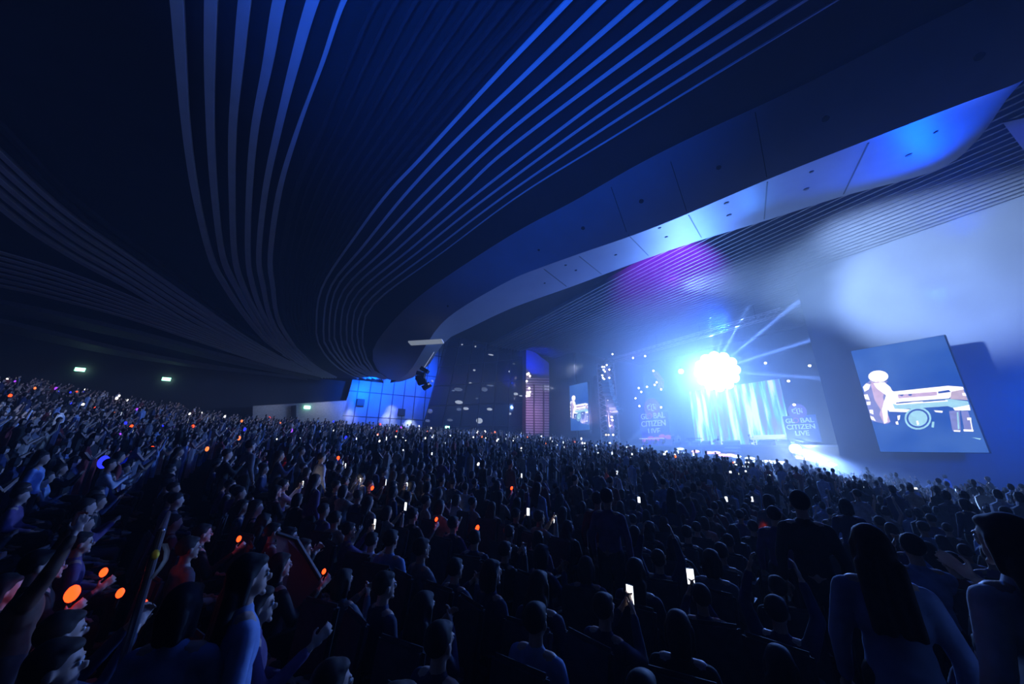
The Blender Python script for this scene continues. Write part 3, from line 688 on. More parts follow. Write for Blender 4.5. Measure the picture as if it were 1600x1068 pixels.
# floor monitors, risers, strips, footlights
for k, x in enumerate((1058,1072,1088,1104,1140,1150,1196,1205,1228)):
    p = at_a(x, 702+.06*(x-1058), 44.6); p.z = SZ+.02
    t = thing('floor_monitor', 'black wedge monitor speaker on the stage front, '+['leftmost','second','third','fourth','fifth','sixth','seventh','eighth','rightmost'][k]+' from left', 'speaker', p, rotA.z)
    bm = bm_new(); slab(bm, [Vector((-.5,-.3,0)),Vector((-.5,.35,0)),Vector((-.5,.35,.55)),Vector((-.5,-.1,.35))], Vector((1,0,0))); obj('cabinet', bm, m_black, t)
    bm = bm_new(); box(bm, (0,.13,.5), (.9,.4,.03), Euler((.4,0,0))); obj('grille', bm, m_gr, t)
for k, (x, y, c) in enumerate([(1088,706,0),(1110,708,0),(1120,708,0),(1131,712,0),(1142,712,0),(1152,714,1),(1173,717,1),(1186,722,1),(1200,722,1),(1212,723,1),(1222,724,1),(1070,709,1),(1064,702,1),(1298,727,1)]):
    p = at_a(x, y, 42.2); t = thing('footlight', ('pink' if c == 0 else 'pale blue')+' glowing footlight along the foot of the stage front', 'stage light', p, rotA.z, ('pink' if c == 0 else 'pale blue')+' footlights')
    bm = bm_new(); box(bm, (0,0,0), (1.0,.3,.22)); obj('housing', bm, m_black, t)
    bm = bm_new(); ball(bm, (0,-.15,.08), (.55,.15,.16), 10, 6); obj('lens', bm, mat('pink_foot' if c == 0 else 'blue_foot', (.8,.5,.9), emit=((1,.45,.9) if c == 0 else (.6,.8,1)), strength=2.2), t)
for k, (xa, ya, xb, yb) in enumerate([(1244,714,1255,716),(1259,716.5,1273,719),(1277,719,1292,722)]):
    p, q = at_a(xa, ya, 42), at_a(xb, yb, 42); bm = bm_new(); tube(bm, p, q, .12)
    tag(obj('light_bar', bm, mat('bar_glow', (1,.9,.9), emit=(1,.82,.9), strength=1.4)), ['left','middle','right'][k]+' glowing white bar of three right of the stage', 'light bar')

# ================================================================== PEOPLE
def remeshed(name, build, voxel, smooth=2):
    bm = bm_new(); build(bm); me = bpy.data.meshes.new('tmp'); bm.to_mesh(me); bm.free()
    o = bpy.data.objects.new('tmp', me); COL.objects.link(o)
    r = o.modifiers.new('r', 'REMESH'); r.mode = 'VOXEL'; r.voxel_size = voxel; r.use_smooth_shade = True
    s = o.modifiers.new('s', 'SMOOTH'); s.iterations = smooth; s.factor = .5
    dg = bpy.context.evaluated_depsgraph_get(); out = bpy.data.meshes.new_from_object(o.evaluated_get(dg)); out.name = name
    bpy.data.objects.remove(o); bpy.data.meshes.remove(me)
    out.polygons.foreach_set('use_smooth', [True]*len(out.polygons)); return out
def cap(bm, p, q, r0, r1=None, n=10):
    r1 = r0 if r1 is None else r1; p, q = Vector(p), Vector(q)
    tube(bm, p, q, r0, r1, n); ball(bm, p, r0, n, 6); ball(bm, q, r1, n, 6)
def joints(pose):
    sit = pose.startswith('sit'); act = pose.split('_')[1]; J = {}
    base = -.45 if sit else 0; J['top'] = 1.735+base; sh = 1.42+base; J['sh'] = sh; J['pel'] = .95+base
    for s, k in ((-1,'l'), (1,'r')):
        J['hip'+k] = (s*.09, 0, .95+base)
        if sit: J['knee'+k] = (s*.12, .43, .53); J['ank'+k] = (s*.12, .42, .10)
        else: J['knee'+k] = (s*.10, .03, .52); J['ank'+k] = (s*.11, -.02, .09)
        a = act
        if act == 'hold': a = 'hold' if s == 1 else 'rest'
        J['el'+k], J['ha'+k] = {
          'rest': ((s*.25,.02,sh-.29), (s*.12,.30,sh-.36)) if sit else ((s*.25,-.02,sh-.30), (s*.25,.08,sh-.55)),
          'clap': ((s*.25,.14,sh-.25), (s*.05,.34,sh-.02)),
          'phone': ((s*.21,.20,sh-.16), (s*.06,.34,sh+.12)),
          'hold': ((s*.26,.10,sh-.26), (s*.20,.36,sh-.06)),
          'up': ((s*.27,.06,sh+.20), (s*.20,.12,sh+.46))}[a]
    return J
def body_build(J, fingers):
    def f(bm):
        sh = J['sh']; hz = sh+.20
        ball(bm, (0,-.008,hz+.02), (.077,.097,.10), 16, 12)             # skull
        ball(bm, (0,.030,hz-.045), (.055,.062,.068), 14, 10)            # jaw
        ball(bm, (0,.104,hz-.015), (.013,.018,.024), 8, 6)              # nose
        ball(bm, (0,.088,hz-.058), (.024,.012,.008), 8, 6); ball(bm, (0,.086,hz-.068), (.021,.012,.008), 8, 6)
        ball(bm, (0,.085,hz-.10), (.022,.018,.018), 8, 6)
        for s in (-1,1):
            ball(bm, (s*.080,-.005,hz-.01), (.012,.022,.034), 8, 6); ball(bm, (s*.03,.084,hz+.03), (.022,.012,.008), 8, 6)
        cap(bm, (0,-.015,sh-.02), (0,-.005,hz-.05), .058, .052)
        cap(bm, (-.12,0,sh-.02), (.12,0,sh-.02), .062)
        ball(bm, (0,0,sh-.16), (.155,.105,.18), 14, 10); ball(bm, (0,0,sh-.34), (.13,.095,.17), 14, 10)
        ball(bm, (0,-.01,J['pel']+.02), (.155,.115,.12), 14, 10)
        for k, s in (('l',-1),('r',1)):
            S_ = (s*.175,0,sh-.03); cap(bm, S_, J['el'+k], .050, .040); cap(bm, J['el'+k], J['ha'+k], .040, .026)
            cap(bm, J['hip'+k], J['knee'+k], .085, .055); cap(bm, J['knee'+k], J['ank'+k], .055, .038)
            a = Vector(J['ank'+k]); cap(bm, a+Vector((0,-.03,-.045)), a+Vector((0,.15,-.055)), .042, .034)
            h = Vector(J['ha'+k]); e = Vector(J['el'+k]); d = (h-e).normalized()
            if abs(d.z) < .3 and not h.z > sh: d = (d+Vector((0,.2,.5))).normalized() if h.z > sh-.2 else d
            side = Vector((-s,0,0)); side = (side-d*side.dot(d)).normalized()     # across the palm towards the thumb... thumb edge
            nrm = d.cross(side)
            side, nrm = (nrm, side) if h.z > sh-.2 else (side, nrm)
            c = h+d*.05; q = Matrix((side, d, nrm)).transposed()
            ball(bm, c, (.040,.050,.017), 10, 8, rot=q.to_euler())
            if fingers:
                for i, (o_, L) in enumerate(((-.031,.062),(-.011,.078),(.010,.082),(.030,.074))):
                    b0_ = c+side*o_+d*.040; m_ = b0_+(d+side*o_*3).normalized()*L*.55; t_ = m_+(d+side*o_*2+nrm*(.5+.1*i)).normalized()*L*.5
                    cap(bm, b0_, m_, .0095, .009, 8); cap(bm, m_, t_, .009, .0075, 8)
                b0_ = c+side*.036-d*.01; m_ = b0_+(side*.8+d*.7).normalized()*.035; cap(bm, b0_, m_, .011, .0105, 8); cap(bm, m_, m_+(d+side*.1).normalized()*.03, .0105, .009, 8)
    return f
def shirt_build(J, coat=False):
    def f(bm):
        sh = J['sh']; g = .016
        cap(bm, (-.12,-.002,sh-.03), (.12,-.002,sh-.03), .068); cap(bm, (0,-.012,sh-.05), (0,-.01,sh+.035), .075, .066)
        ball(bm, (0,0,sh-.16), (.155+g,.105+g,.19), 14, 10); ball(bm, (0,0,sh-.34), (.138+g,.10+g,.19), 14, 10)
        cap(bm, (-.04,0,J['pel']+.05), (.04,0,J['pel']+.05), .125)
        for k, s in (('l',-1),('r',1)):
            e, h = Vector(J['el'+k]), Vector(J['ha'+k])
            cap(bm, (s*.172,0,sh-.04), e, .066, .056); cap(bm, e, h.lerp(e, .12), .054, .040)
        if coat: cap(bm, (0,0,J['pel']), (0,.02,J['pel']-.30), .17, .23, 14)
    return f
def trousers_build(J):
    def f(bm):
        cap(bm, (-.05,0,J['pel']), (.05,0,J['pel']), .125)
        for k in 'lr':
            cap(bm, J['hip'+k], J['knee'+k], .100, .074); cap(bm, J['knee'+k], Vector(J['ank'+k])+Vector((0,0,.03)), .072, .058)
    return f
def hair_build(J, kind):
    def f(bm):
        hz = J['sh']+.20
        ball(bm, (0,-.030,hz+.038), (.090,.100,.103), 16, 12)
        ball(bm, (0,.016,hz+.088), (.072,.070,.036), 12, 8)
        if kind != 'short':
            for s in (-1,1): cap(bm, (s*.074,-.02,hz+.02), (s*.080,-.03,hz-.11), .032, .026)
            cap(bm, (-.03,-.075,hz), (-.03,-.075,hz-.11), .055, .045); cap(bm, (.03,-.075,hz), (.03,-.075,hz-.11), .055, .045)
        if kind == 'long':
            for x in (-.07,-.025,.025,.07): cap(bm, (x,-.085,hz-.08), (x*1.25,-.135,hz-.40), .045, .026)
    return f
TOPS = {'black': (.012,.012,.014), 'navy': (.02,.03,.09), 'grey': (.16,.16,.18), 'white': (.62,.62,.66), 'pale blue': (.22,.32,.55), 'dark red': (.18,.02,.025), 'brown': (.10,.06,.04), 'purple': (.12,.07,.18), 'beige': (.36,.30,.24)}
HAIRC = {'black': (.008,.007,.008), 'dark brown': (.025,.014,.01)}
m_top = {k: mat('cloth_'+k.replace(' ', '_'), v, .85, noise=.2, scale=9, bump=.3) for k, v in TOPS.items()}
m_hair = {k: mat('hair_'+k.replace(' ', '_'), v, .75, noise=.3, scale=30, bump=.4) for k, v in HAIRC.items()}
m_skin = [mat('skin_light', (.50,.34,.26), .55), mat('skin_tan', (.38,.24,.17), .55)]
m_pants = mat('dark_trousers', (.018,.018,.024), .85); m_coat = mat('pale_coat', (.20,.26,.42), .85, noise=.15, bump=.3)
POSES = ['sit_rest','sit_clap','sit_phone','sit_hold','stand_rest','stand_clap','stand_phone','stand_hold','stand_up','sit_up']
NEAR, MID = {}, {}
def near(pose, part, *a):
    k = (pose, part)+a
    if k not in NEAR:
        J = joints(pose)
        NEAR[k] = {'body': lambda: remeshed('body', body_build(J, True), .009, 1), 'shirt': lambda: remeshed('shirt', shirt_build(J, *a), .018, 3),
                   'trousers': lambda: remeshed('trousers', trousers_build(J), .022, 3), 'hair': lambda: remeshed('hair', hair_build(J, *a), .013, 2)}[part]()
        NEAR[k].materials.append(m_skin[0])
    return NEAR[k]
def mid(pose, hk):
    if (pose, hk) not in MID:
        J = joints(pose); bm = bm_new()
        for i, (b_, v) in enumerate(((body_build(J, False), .026), (hair_build(J, hk), .03), (shirt_build(J), .036), (trousers_build(J), .045))):
            me = remeshed('t', b_, v, 2); n0 = len(bm.faces); bm.from_mesh(me); bm.faces.ensure_lookup_table()
            for f in bm.faces[n0:]: f.material_index = i
            bpy.data.meshes.remove(me)
        for f in bm.faces: f.smooth = True
        me = bpy.data.meshes.new('person'); bm.to_mesh(me); bm.free()
        for _ in range(4): me.materials.append(m_pants)
        MID[(pose, hk)] = me
    return MID[(pose, hk)]
def paint(o, ms):
    for i, m in enumerate(ms): o.material_slots[i].link = 'OBJECT'; o.material_slots[i].material = m
def face_stage(p):
    d = H(48, -24.4)-p; return math.atan2(-d.x, d.y)
PEOPLE = []      # (object, root, description)
def person(root, rz, pose, hk, hc, top, skin=0, coat=False, detail=True, scale=1, label=None, cat='person'):
    if detail:
        t = thing('person', None, cat, root, rz)
        def ch(nm, me, m): q = bpy.data.objects.new(nm, me); COL.objects.link(q); q.parent = t; paint(q, [m]); return q
        b_ = ch('body', near(pose, 'body'), m_skin[skin]); ch('hair', near(pose, 'hair', hk), m_hair[hc])
        ch('shirt' if not coat else 'coat', near(pose, 'shirt', coat), m_coat if coat else m_top[top]); ch('trousers', near(pose, 'trousers'), m_pants)
        hz = joints(pose)['sh']+.20
        for s in (-1,1):
            if 'eye' not in NEAR:
                bm = bm_new(); ball(bm, (0,0,0), .0125, 10, 8, 0); ball(bm, (0,.006,0), .0085, 8, 6, 1)
                e = bpy.data.meshes.new('eye'); bm.to_mesh(e); bm.free(); e.materials.append(mat('eye_white', (.7,.7,.7), .2)); e.materials.append(mat('eye_dark', (.01,.01,.01), .1)); NEAR['eye'] = e
            q = bpy.data.objects.new('eye', NEAR['eye']); COL.objects.link(q); q.parent = b_; q.location = (s*.030,.083,hz+.008)
    else:
        t = bpy.data.objects.new('person', mid(pose, hk)); COL.objects.link(t); t.location = root; t.rotation_euler = (0,0,rz)
        paint(t, [m_skin[skin], m_hair[hc], m_top[top], m_pants]); tag(t, None, cat)
    t.scale = (scale,)*3
    verb = {'rest': '', 'clap': ' clapping', 'phone': ' holding a phone', 'hold': ' one hand raised', 'up': ' with both arms up'}[pose.split('_')[1]]
    if label: t['label'] = label
    PEOPLE.append([t, Vector(root), ('seated' if pose.startswith('sit') else 'standing'), hk, 'pale blue coat' if coat else top+' top', verb, label]); return t
taken = []
def free(p, r): return all((p-q).length > r for q in taken)
# ---------------- light sticks, phones
def stick_proto(name, color, strength):
    bm = bm_new(); tube(bm, (0,0,-.14), (0,0,-.02), .014, n=8); me0 = bpy.data.meshes.new('handle'); bm.to_mesh(me0); bm.free(); me0.materials.append(m_black)
    bm = bm_new(); ball(bm, (0,0,.03), (.036,.036,.055), 10, 8); me1 = bpy.data.meshes.new('glow_bulb'); bm.to_mesh(me1); bm.free()
    me1.materials.append(mat(name, color, emit=color, strength=strength)); return me0, me1
STK = {'red': stick_proto('red_glow', (1,.045,.006), 4.5), 'blue': stick_proto('blue_glow', (.02,.03,1), 2), 'purple': stick_proto('purple_glow', (.4,.06,1), 1.6), 'white': stick_proto('white_glow', (1,.93,.85), 2.2), 'orange': stick_proto('orange_glow', (1,.18,.04), 2)}
def stick(p, c, s, label, group=None, rot=(0,0,0)):
    t = thing('light_stick', label, 'light stick', p, 0, group); t.rotation_euler = rot; t.scale = (s,)*3
    for nm, me in (('handle', STK[c][0]), ('glow_bulb', STK[c][1])): q = bpy.data.objects.new(nm, me); COL.objects.link(q); q.parent = t
    return t
bm = bm_new(); box(bm, (0,0,0), (.078,.010,.155)); PH0 = bpy.data.meshes.new('case'); bm.to_mesh(PH0); bm.free(); PH0.materials.append(m_black)
bm = bm_new(); box(bm, (0,-.006,0), (.070,.003,.145)); PH1 = bpy.data.meshes.new('phone_screen'); bm.to_mesh(PH1); bm.free(); PH1.materials.append(mat('phone_glow', (.9,.95,1), emit=(.85,.92,1), strength=2.2))
def phone(p, rz, label, group=None, s=1, land=False):
    t = thing('mobile_phone', label, 'phone', p, rz, group); t.scale = (s,)*3
    if land: t.rotation_euler = (0, R(90), rz)
    for nm, me in (('case', PH0), ('phone_screen', PH1)): q = bpy.data.objects.new(nm, me); COL.objects.link(q); q.parent = t
    return t
# ---------------- people the photograph singles out (head top seen at x, y)
def hero(x, y, pose, hk, hc, top, label, coat=False, turn=0, scale=1, skin=0, force=None):
    hh = joints(pose)['top']*scale
    if force:
        p = at_y(x, y, force); root = Vector((p.x, p.y, floor_z(p))); scale = (p.z-root.z)/joints(pose)['top']
    else: p, root = stand_at(x, y, hh)
    taken.append(root); person(root, face_stage(root)+turn, pose, hk, hc, top, skin, coat, True, scale, label); return root
hero(1352, 822, 'stand_rest', 'long', 'dark brown', 'pale blue', 'standing long-haired person in a pale blue coat, right foreground, back to us', True, force=2.7)
hero(1556, 806, 'stand_hold', 'long', 'dark brown', 'white', 'large standing person cut by the right edge, white collar catching light', turn=.5, force=2.25)
hero(1246, 768, 'stand_rest', 'short', 'black', 'black', 'tall dark standing silhouette in the blue haze below the stage edge lamp', force=4.6)
hero(1318, 780, 'stand_rest', 'bob', 'black', 'navy', 'standing bob-haired person just left of the pale blue coat')
hero(1207, 792, 'stand_hold', 'short', 'black', 'purple', 'standing person beside the red glow at right of centre')
hero(948, 764, 'stand_rest', 'short', 'black', 'purple', 'standing person in a plain purple shirt in the middle of the hall', force=5.7)
hero(394, 688, 'stand_rest', 'short', 'black', 'grey', 'standing person in a grey jacket towering over the left crowd', turn=.3, force=9.5)
hero(398, 868, 'stand_rest', 'long', 'black', 'pale blue', 'dark-haired person in a pale blue shirt, lower left foreground', turn=-.2)
hero(296, 915, 'stand_hold', 'bob', 'black', 'pale blue', 'person turning in a blue shirt beside the handrail, lower left', turn=.8, scale=.95)
hero(1420, 835, 'stand_phone', 'short', 'black', 'pale blue', 'person between the pale blue coat and the right edge')
hero(70, 862, 'stand_up', 'short', 'black', 'brown', 'person at lower left raising both hands to clap overhead', scale=.9)
hero(838, 945, 'sit_rest', 'short', 'black', 'pale blue', 'seated person with a blue-lit shoulder, bottom centre')
hero(690, 975, 'sit_rest', 'short', 'black', 'navy', 'seated dark-haired person low in the frame left of bottom centre')
for (x, y, tp, lb) in ((445,750,'white','seated person with a brightly lit face near the orange light at left'), (540,745,'grey','seated person with lit face just right of the orange light'), (615,752,'black','seated person with lit arms holding a phone at left of centre'), (958,734,'black','seated person filming with a bright phone screen before the stage'), (300,668,'white','seated person in white lit at upper left of the crowd')):
    p, root = stand_at(x, y, 1.29); taken.append(root); rz = face_stage(root)
    person(root, rz, 'sit_phone', 'short', 'black', tp, label=lb)
    d = Matrix.Rotation(rz, 3, 'Z') @ Vector((0,.40,1.17)); e_ = Matrix.Rotation(rz, 3, 'Z') @ Vector((-.12,.36,1.2)); lamp('POINT', 'face_fill_light', root+e_, 1.6, (1,.93,.85), shadow_soft_size=.05)  # point lamp added beside the phone to brighten the face
    phone(root+d, rz, 'lit phone held by the '+lb.split(' with')[0].split(' in white')[0]+{445:' beside the orange light',540:' right of the orange light',615:' left of centre',958:' before the stage',300:' at upper left'}[x])
# glowing light sticks: place, colour, size
GL = [(110,935,'red',1.7,'largest red light, lower left corner'),(160,899,'red',1.1,'long red light above the largest one'),(186,931,'red',1.0,'dim red light right of the largest one'),(222,950,'red',.9,'thin red light left of the handrail'),(372,846,'red',1.0,'red light left of the dark-haired foreground person'),
 (466,777,'orange',1.1,'orange light beside the lit face at left'),(581,765,'red',1.2,'soft red light left of centre'),(681,815,'red',.9,'dim red light left of the teardrop one'),(745,829,'red',1.2,'teardrop red light in the middle foreground'),(505,897,'red',.7,'faint red light right of the aisle barrier'),(1197,832,'red',1.0,'red light right of centre before the tall silhouette'),
 (528,717,'red',1.4,'red light in the crowd under the blue wall'),(438,718,'red',1.6,'red light by the grey-jacketed standing person'),(799,765,'red',1.2,'red light in the crowd left of the truss tower'),(237,702,'red',1.5,'red light in the upper left crowd'),(446,707,'blue',2,'blue light right of the grey jacket'),(323,703,'orange',1.6,'orange light in the upper left crowd'),(160,727,'blue',3.0,'bright blue glow at left over the crowd'),(540,685,'blue',2.2,'blue light under the blue wall'),(455,674,'purple',2.4,'purple light near the corridor wall'),(382,672,'blue',2.2,'blue light at left by the corridor wall'),(301,667,'red',2,'red light in the crowd behind the parapet'),(205,668,'red',2,'red light just below the parapet'),(373,686,'orange',2,'orange light left of the grey jacket')]
for (x, y, c, s, lb) in GL:
    if y > 760:
        pose = 'sit_hold'; J = joints(pose); hand = Vector(J['har']); hh = hand.z+.15
        p, root = stand_at(x, y, hh, .9)
        rz = face_stage(root); off = Matrix.Rotation(rz, 3, 'Z') @ Vector((hand.x, hand.y+.02, 0)); r2 = Vector((p.x, p.y, 0))-off; r2.z = floor_z(r2)
        if free(r2, .55) and r2.length > 1.3:
            taken.append(r2); person(r2, rz, pose, random.choice(['short','bob']), 'black', random.choice(['black','navy']), label='seated person holding up the '+lb)
        stick(Vector((p.x, p.y, r2.z+hh)), c, s*.8, lb, rot=(.25,.3,0))
        if x in (110, 745, 466, 1197, 372): lamp('POINT', 'red_glow_light', Vector((p.x, p.y, r2.z+hh+.12)), .35 if x == 110 else .12, (1,.06,.02), shadow_soft_size=.04)
    else:
        p, root = stand_at(x, y, 1.15); stick(p, c, s, lb, rot=(.2,.2,0))
# blue cloth banner held up at left
p0 = at_y(182, 728, 13); bm = bm_new()
loft(bm, [[p0+Vector((-.25+.6*u, .2*u, -.1+.34*v+.12*u+.05*math.sin(6*u))) for u in (0,.25,.5,.75,1)] for v in (0,.5,1)]); bmesh.ops.solidify(bm, geom=bm.faces[:], thickness=.01)
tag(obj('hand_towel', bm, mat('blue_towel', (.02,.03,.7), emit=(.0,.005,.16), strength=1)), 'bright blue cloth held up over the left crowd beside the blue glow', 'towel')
# ---------------- everyone else, in arcs around the stage
random.seed(11)
SP = H(52, -24.4); cand = []
r = 19.0
while r < 112:
    da = .60/r; th = 0
    row = int((r-19)/.95)
    n = int(2*math.pi/da)
    for i in range(n):
        ang = i*2*math.pi/n+(row % 2)*da/2
        p = SP+Vector((math.cos(ang), math.sin(ang), 0))*(r+random.uniform(-.06,.06)); p.z = 0
        a, b = ab(p)
        if a > 35 or a < -46 or b < -50.5 or b > 9 or p.y < .8: continue
        hd = math.hypot(p.x, p.y)
        if hd < 1.75 or (random.random() < .06): continue
        if b < -48 and 29 < a: continue
        p.z = floor_z(p); q = CM.transposed() @ (p+Vector((0,0,1.2))); 
        if q.z > -.3: continue
        px, py = 800+q.x/-q.z*F, 534-q.y/-q.z*F
        if not (-90 < px < 1690) or py > 1180: continue
        # the gangway by the parapet and the handrail
        if abs(hd-20) < 1.3 and px < 240: continue
        if hd < 3.2 and 150 < px < 330: continue
        if not free(p, .62 if hd < 8 else .45): continue
        cand.append((hd, p, px, row))
    r += .95
cand.sort(key=lambda c: c[0])
n_ind = 300-len(PEOPLE)-8
for i, (hd, p, px, row) in enumerate(cand[:n_ind]):
    u = random.random()
    pose = 'sit_rest' if u < .52 else 'sit_clap' if u < .66 else 'sit_phone' if u < .76 else 'sit_up' if u < .79 else 'sit_hold' if u < .84 else 'stand_rest' if u < .92 else 'stand_clap'
    if hd < 4.5 and pose.startswith('stand'): pose = 'sit_rest'
    top = random.choice(['black','black','black','navy','navy','grey','white','pale blue','dark red','brown','beige','purple'])
    if hd < 5: top = random.choice(['black','navy','grey','purple','navy'])
    rz = face_stage(p)+random.uniform(-.35,.35)
    person(p, rz, pose, random.choice(['short','short','bob','long']), random.choice(['black','dark brown']), top, random.randint(0,1), False, hd < 7.5, random.uniform(.93,1.05))
    PEOPLE[-1].append(row)
    if pose.endswith('phone') and hd > 3 and random.random() < .6:
        d = Matrix.Rotation(rz, 3, 'Z') @ Vector((0,.40,1.17)); phone(p+d, rz, 'small lit phone screen held up by a seated person in the nearer crowd', 'phones in the nearer crowd')
# labels: ranked left to right inside each curved row
ORD = ['first','second','third','fourth','fifth','sixth','seventh','eighth','ninth','tenth','eleventh','twelfth','thirteenth','fourteenth','fifteenth','sixteenth','seventeenth','eighteenth','nineteenth','twentieth','twenty-first','twenty-second','twenty-third','twenty-fourth','twenty-fifth','twenty-sixth','twenty-seventh','twenty-eighth','twenty-ninth','thirtieth']
ORD += ['thirty-'+o for o in ORD[:9]]+['fortieth']+['forty-'+o for o in ORD[:9]]
rows_ = {}
for P in PEOPLE:
    if len(P) > 7: rows_.setdefault(P[7], []).append(P)
for k, key in enumerate(sorted(rows_, reverse=True)):
    L = sorted(rows_[key], key=lambda P: P[1].x/P[1].y)
    for j, P in enumerate(L):
        P[0]['label'] = f"{P[3]}-haired person in {P[4]}{P[5]}, {ORD[j]} from left, nearer row {ORD[k]}"
        P[0]['group'] = 'audience in the nearer rows'
# ---------------- seats under the nearest people
bm = bm_new(); box(bm, (0,.02,.42), (.48,.46,.09)); bmesh.ops.bevel(bm, geom=bm.edges[:], offset=.025, segments=2, affect='EDGES'); SE = [('seat', bm)]
bm = bm_new(); box(bm, (0,-.27,.70), (.48,.07,.62), Euler((-.12,0,0))); bmesh.ops.bevel(bm, geom=bm.edges[:], offset=.03, segments=2, affect='EDGES'); SE.append(('backrest', bm))
for s in (-1,1):
    bm = bm_new(); box(bm, (s*.27,-.02,.30), (.04,.34,.6)); box(bm, (s*.27,0,.62), (.055,.42,.04)); SE.append(('armrest', bm))
m_seat = mat('seat_upholstery', (.03,.03,.045), .8, noise=.2, scale=14, bump=.2); SM = []
for nm, bm in SE:
    me = bpy.data.meshes.new(nm); bm.to_mesh(me); bm.free(); me.materials.append(m_seat if nm != 'armrest' else m_black); SM.append((nm, me))
n = 0
for P in sorted(PEOPLE, key=lambda P: P[1].length):
    if P[2] != 'seated' or n >= 90: continue
    n += 1; who = P[0].get('label', '')
    t = thing('auditorium_seat', 'dark fixed auditorium seat filled by a sitting spectator in the nearer rows', 'seat', P[1], P[0].rotation_euler.z, 'occupied seats in the nearer rows')
    for nm, me in SM: q = bpy.data.objects.new(nm, me); COL.objects.link(q); q.parent = t
# ---------------- the far crowd, past counting
def figure(pose):
    bm = bm_new(); st = pose[0] == 's'; b_ = .44 if st else 0
    z = 1.18+b_
    r_ = bmesh.ops.create_uvsphere(bm, u_segments=7, v_segments=5, radius=1, matrix=Matrix.Translation((0,0,z)) @ Matrix.Diagonal((.085,.105,.125,1)))
    for f in bm.faces:
        c = f.calc_center_median()-Vector((0,0,z)); f.material_index = 1 if (c.y > .03 and c.z < .05) else 0
    n0 = len(bm.faces)
    prof = [(.05,.05,z-.09),(.07,.06,z-.17),(.20,.11,z-.24),(.21,.13,z-.42),(.17,.13,.42+b_),(.19,.16,.05)]
    prev = None
    for rx, ry, zz in prof:
        ring = [bm.verts.new((rx*math.cos(k*math.pi/3.5), ry*math.sin(k*math.pi/3.5), zz)) for k in range(7)]
        if prev:
            for k in range(7): bm.faces.new((prev[k], prev[(k+1) % 7], ring[(k+1) % 7], ring[k]))
        prev = ring
    if pose[1] != 'r':
        for s in (-1,1):
            e = {'c': ((s*.24,.16,z-.46),(s*.04,.36,z-.18)), 'u': ((s*.26,.08,z-.05),(s*.18,.14,z+.25)), 'p': ((s*.2,.2,z-.38),(s*.05,.34,z-.05))}[pose[1]]
            tube(bm, (s*.18,0,z-.27), e[0], .05, .042, n=5); tube(bm, e[0], e[1], .042, .03, n=5)
            n1 = len(bm.faces); ball(bm, Vector(e[1])+Vector((0,.02,.05)), (.03,.04,.07), 5, 4)
            bm.faces.ensure_lookup_table()
            for f in bm.faces[n1:]: f.material_index = 1
    bm.faces.ensure_lookup_table()
    for f in bm.faces[n0:]:
        if f.material_index == 0: f.material_index = 2
    bm.verts.index_update(); V = [v.co.copy() for v in bm.verts]; Fc = [([v.index for v in f.verts], f.material_index) for f in bm.faces]; bm.free(); return V, Fc
FG = {k: figure(k) for k in ('xr','xc','xu','xp','sr','sc')}
V, Fs, MI = [], [], []
tops = ['black','navy','grey','white','pale blue','dark red','beige']; n_far = 0; far = []
for (hd, p, px, row) in cand[n_ind:]:
    if hd > 30 and random.random() < .25: continue
    u = random.random(); k = 'xr' if u < .48 else 'xc' if u < .64 else 'xu' if u < .72 else 'xp' if u < .82 else 'sr' if u < .93 else 'sc'
    rz = face_stage(p)+random.uniform(-.5,.5); M = Matrix.Translation(p) @ Matrix.Rotation(rz, 4, 'Z') @ Matrix.Scale(random.uniform(.92,1.08), 4)
    ti = random.choice([0,0,0,0,0,1,1,1,2,3,4,5,6,2]); o0 = len(V); v_, f_ = FG[k]
    V += [M @ v for v in v_]
    for idx, mi in f_: Fs.append([o0+j for j in idx]); MI.append(mi if mi < 2 else 2+ti)
    n_far += 1
    if k == 'xp' or hd > 20: far.append((p, rz, px, hd))
me = bpy.data.meshes.new('crowd'); me.from_pydata(V, [], Fs); me.update()
for m in [m_hair['black'], m_skin[0]]+[m_top[t] for t in tops]: me.materials.append(m)
me.polygons.foreach_set('material_index', MI)
o = bpy.data.objects.new('crowd', me); COL.objects.link(o); tag(o, 'dense far crowd of hundreds of small spectators filling the raked hall', 'crowd', None, 'stuff')
print('PEOPLE', len(PEOPLE), 'FAR', n_far, len(cand))
# phones and small lights sprinkled over the far crowd
random.shuffle(far); k = 0
for (p, rz, px, hd) in far:
    if k >= 285: break
    if px > 1250 and random.random() < .7: continue
    if 900 < px and random.random() < .3: continue
    k += 1; u = random.random(); s = max(1.2, hd/17)
    z = p+Vector((0,0,1.28+random.uniform(-.05,.2)))
    if u < .62: phone(z, rz, 'tiny lit phone screen held up somewhere in the far crowd', 'phones in the far crowd', s=s*random.uniform(.6,1.1), land=random.random() < .5)
    else:
        c = random.choice(['white','white','white','red','blue','purple','orange'] if px < 700 else ['white','white','white','white','orange'])
        stick(z, c, s*random.uniform(.5,1.1), f'tiny {c} glowing light stick held up in the far crowd', f'{c} light sticks in the far crowd', rot=(random.uniform(-.4,.4), random.uniform(-.4,.4), 0))
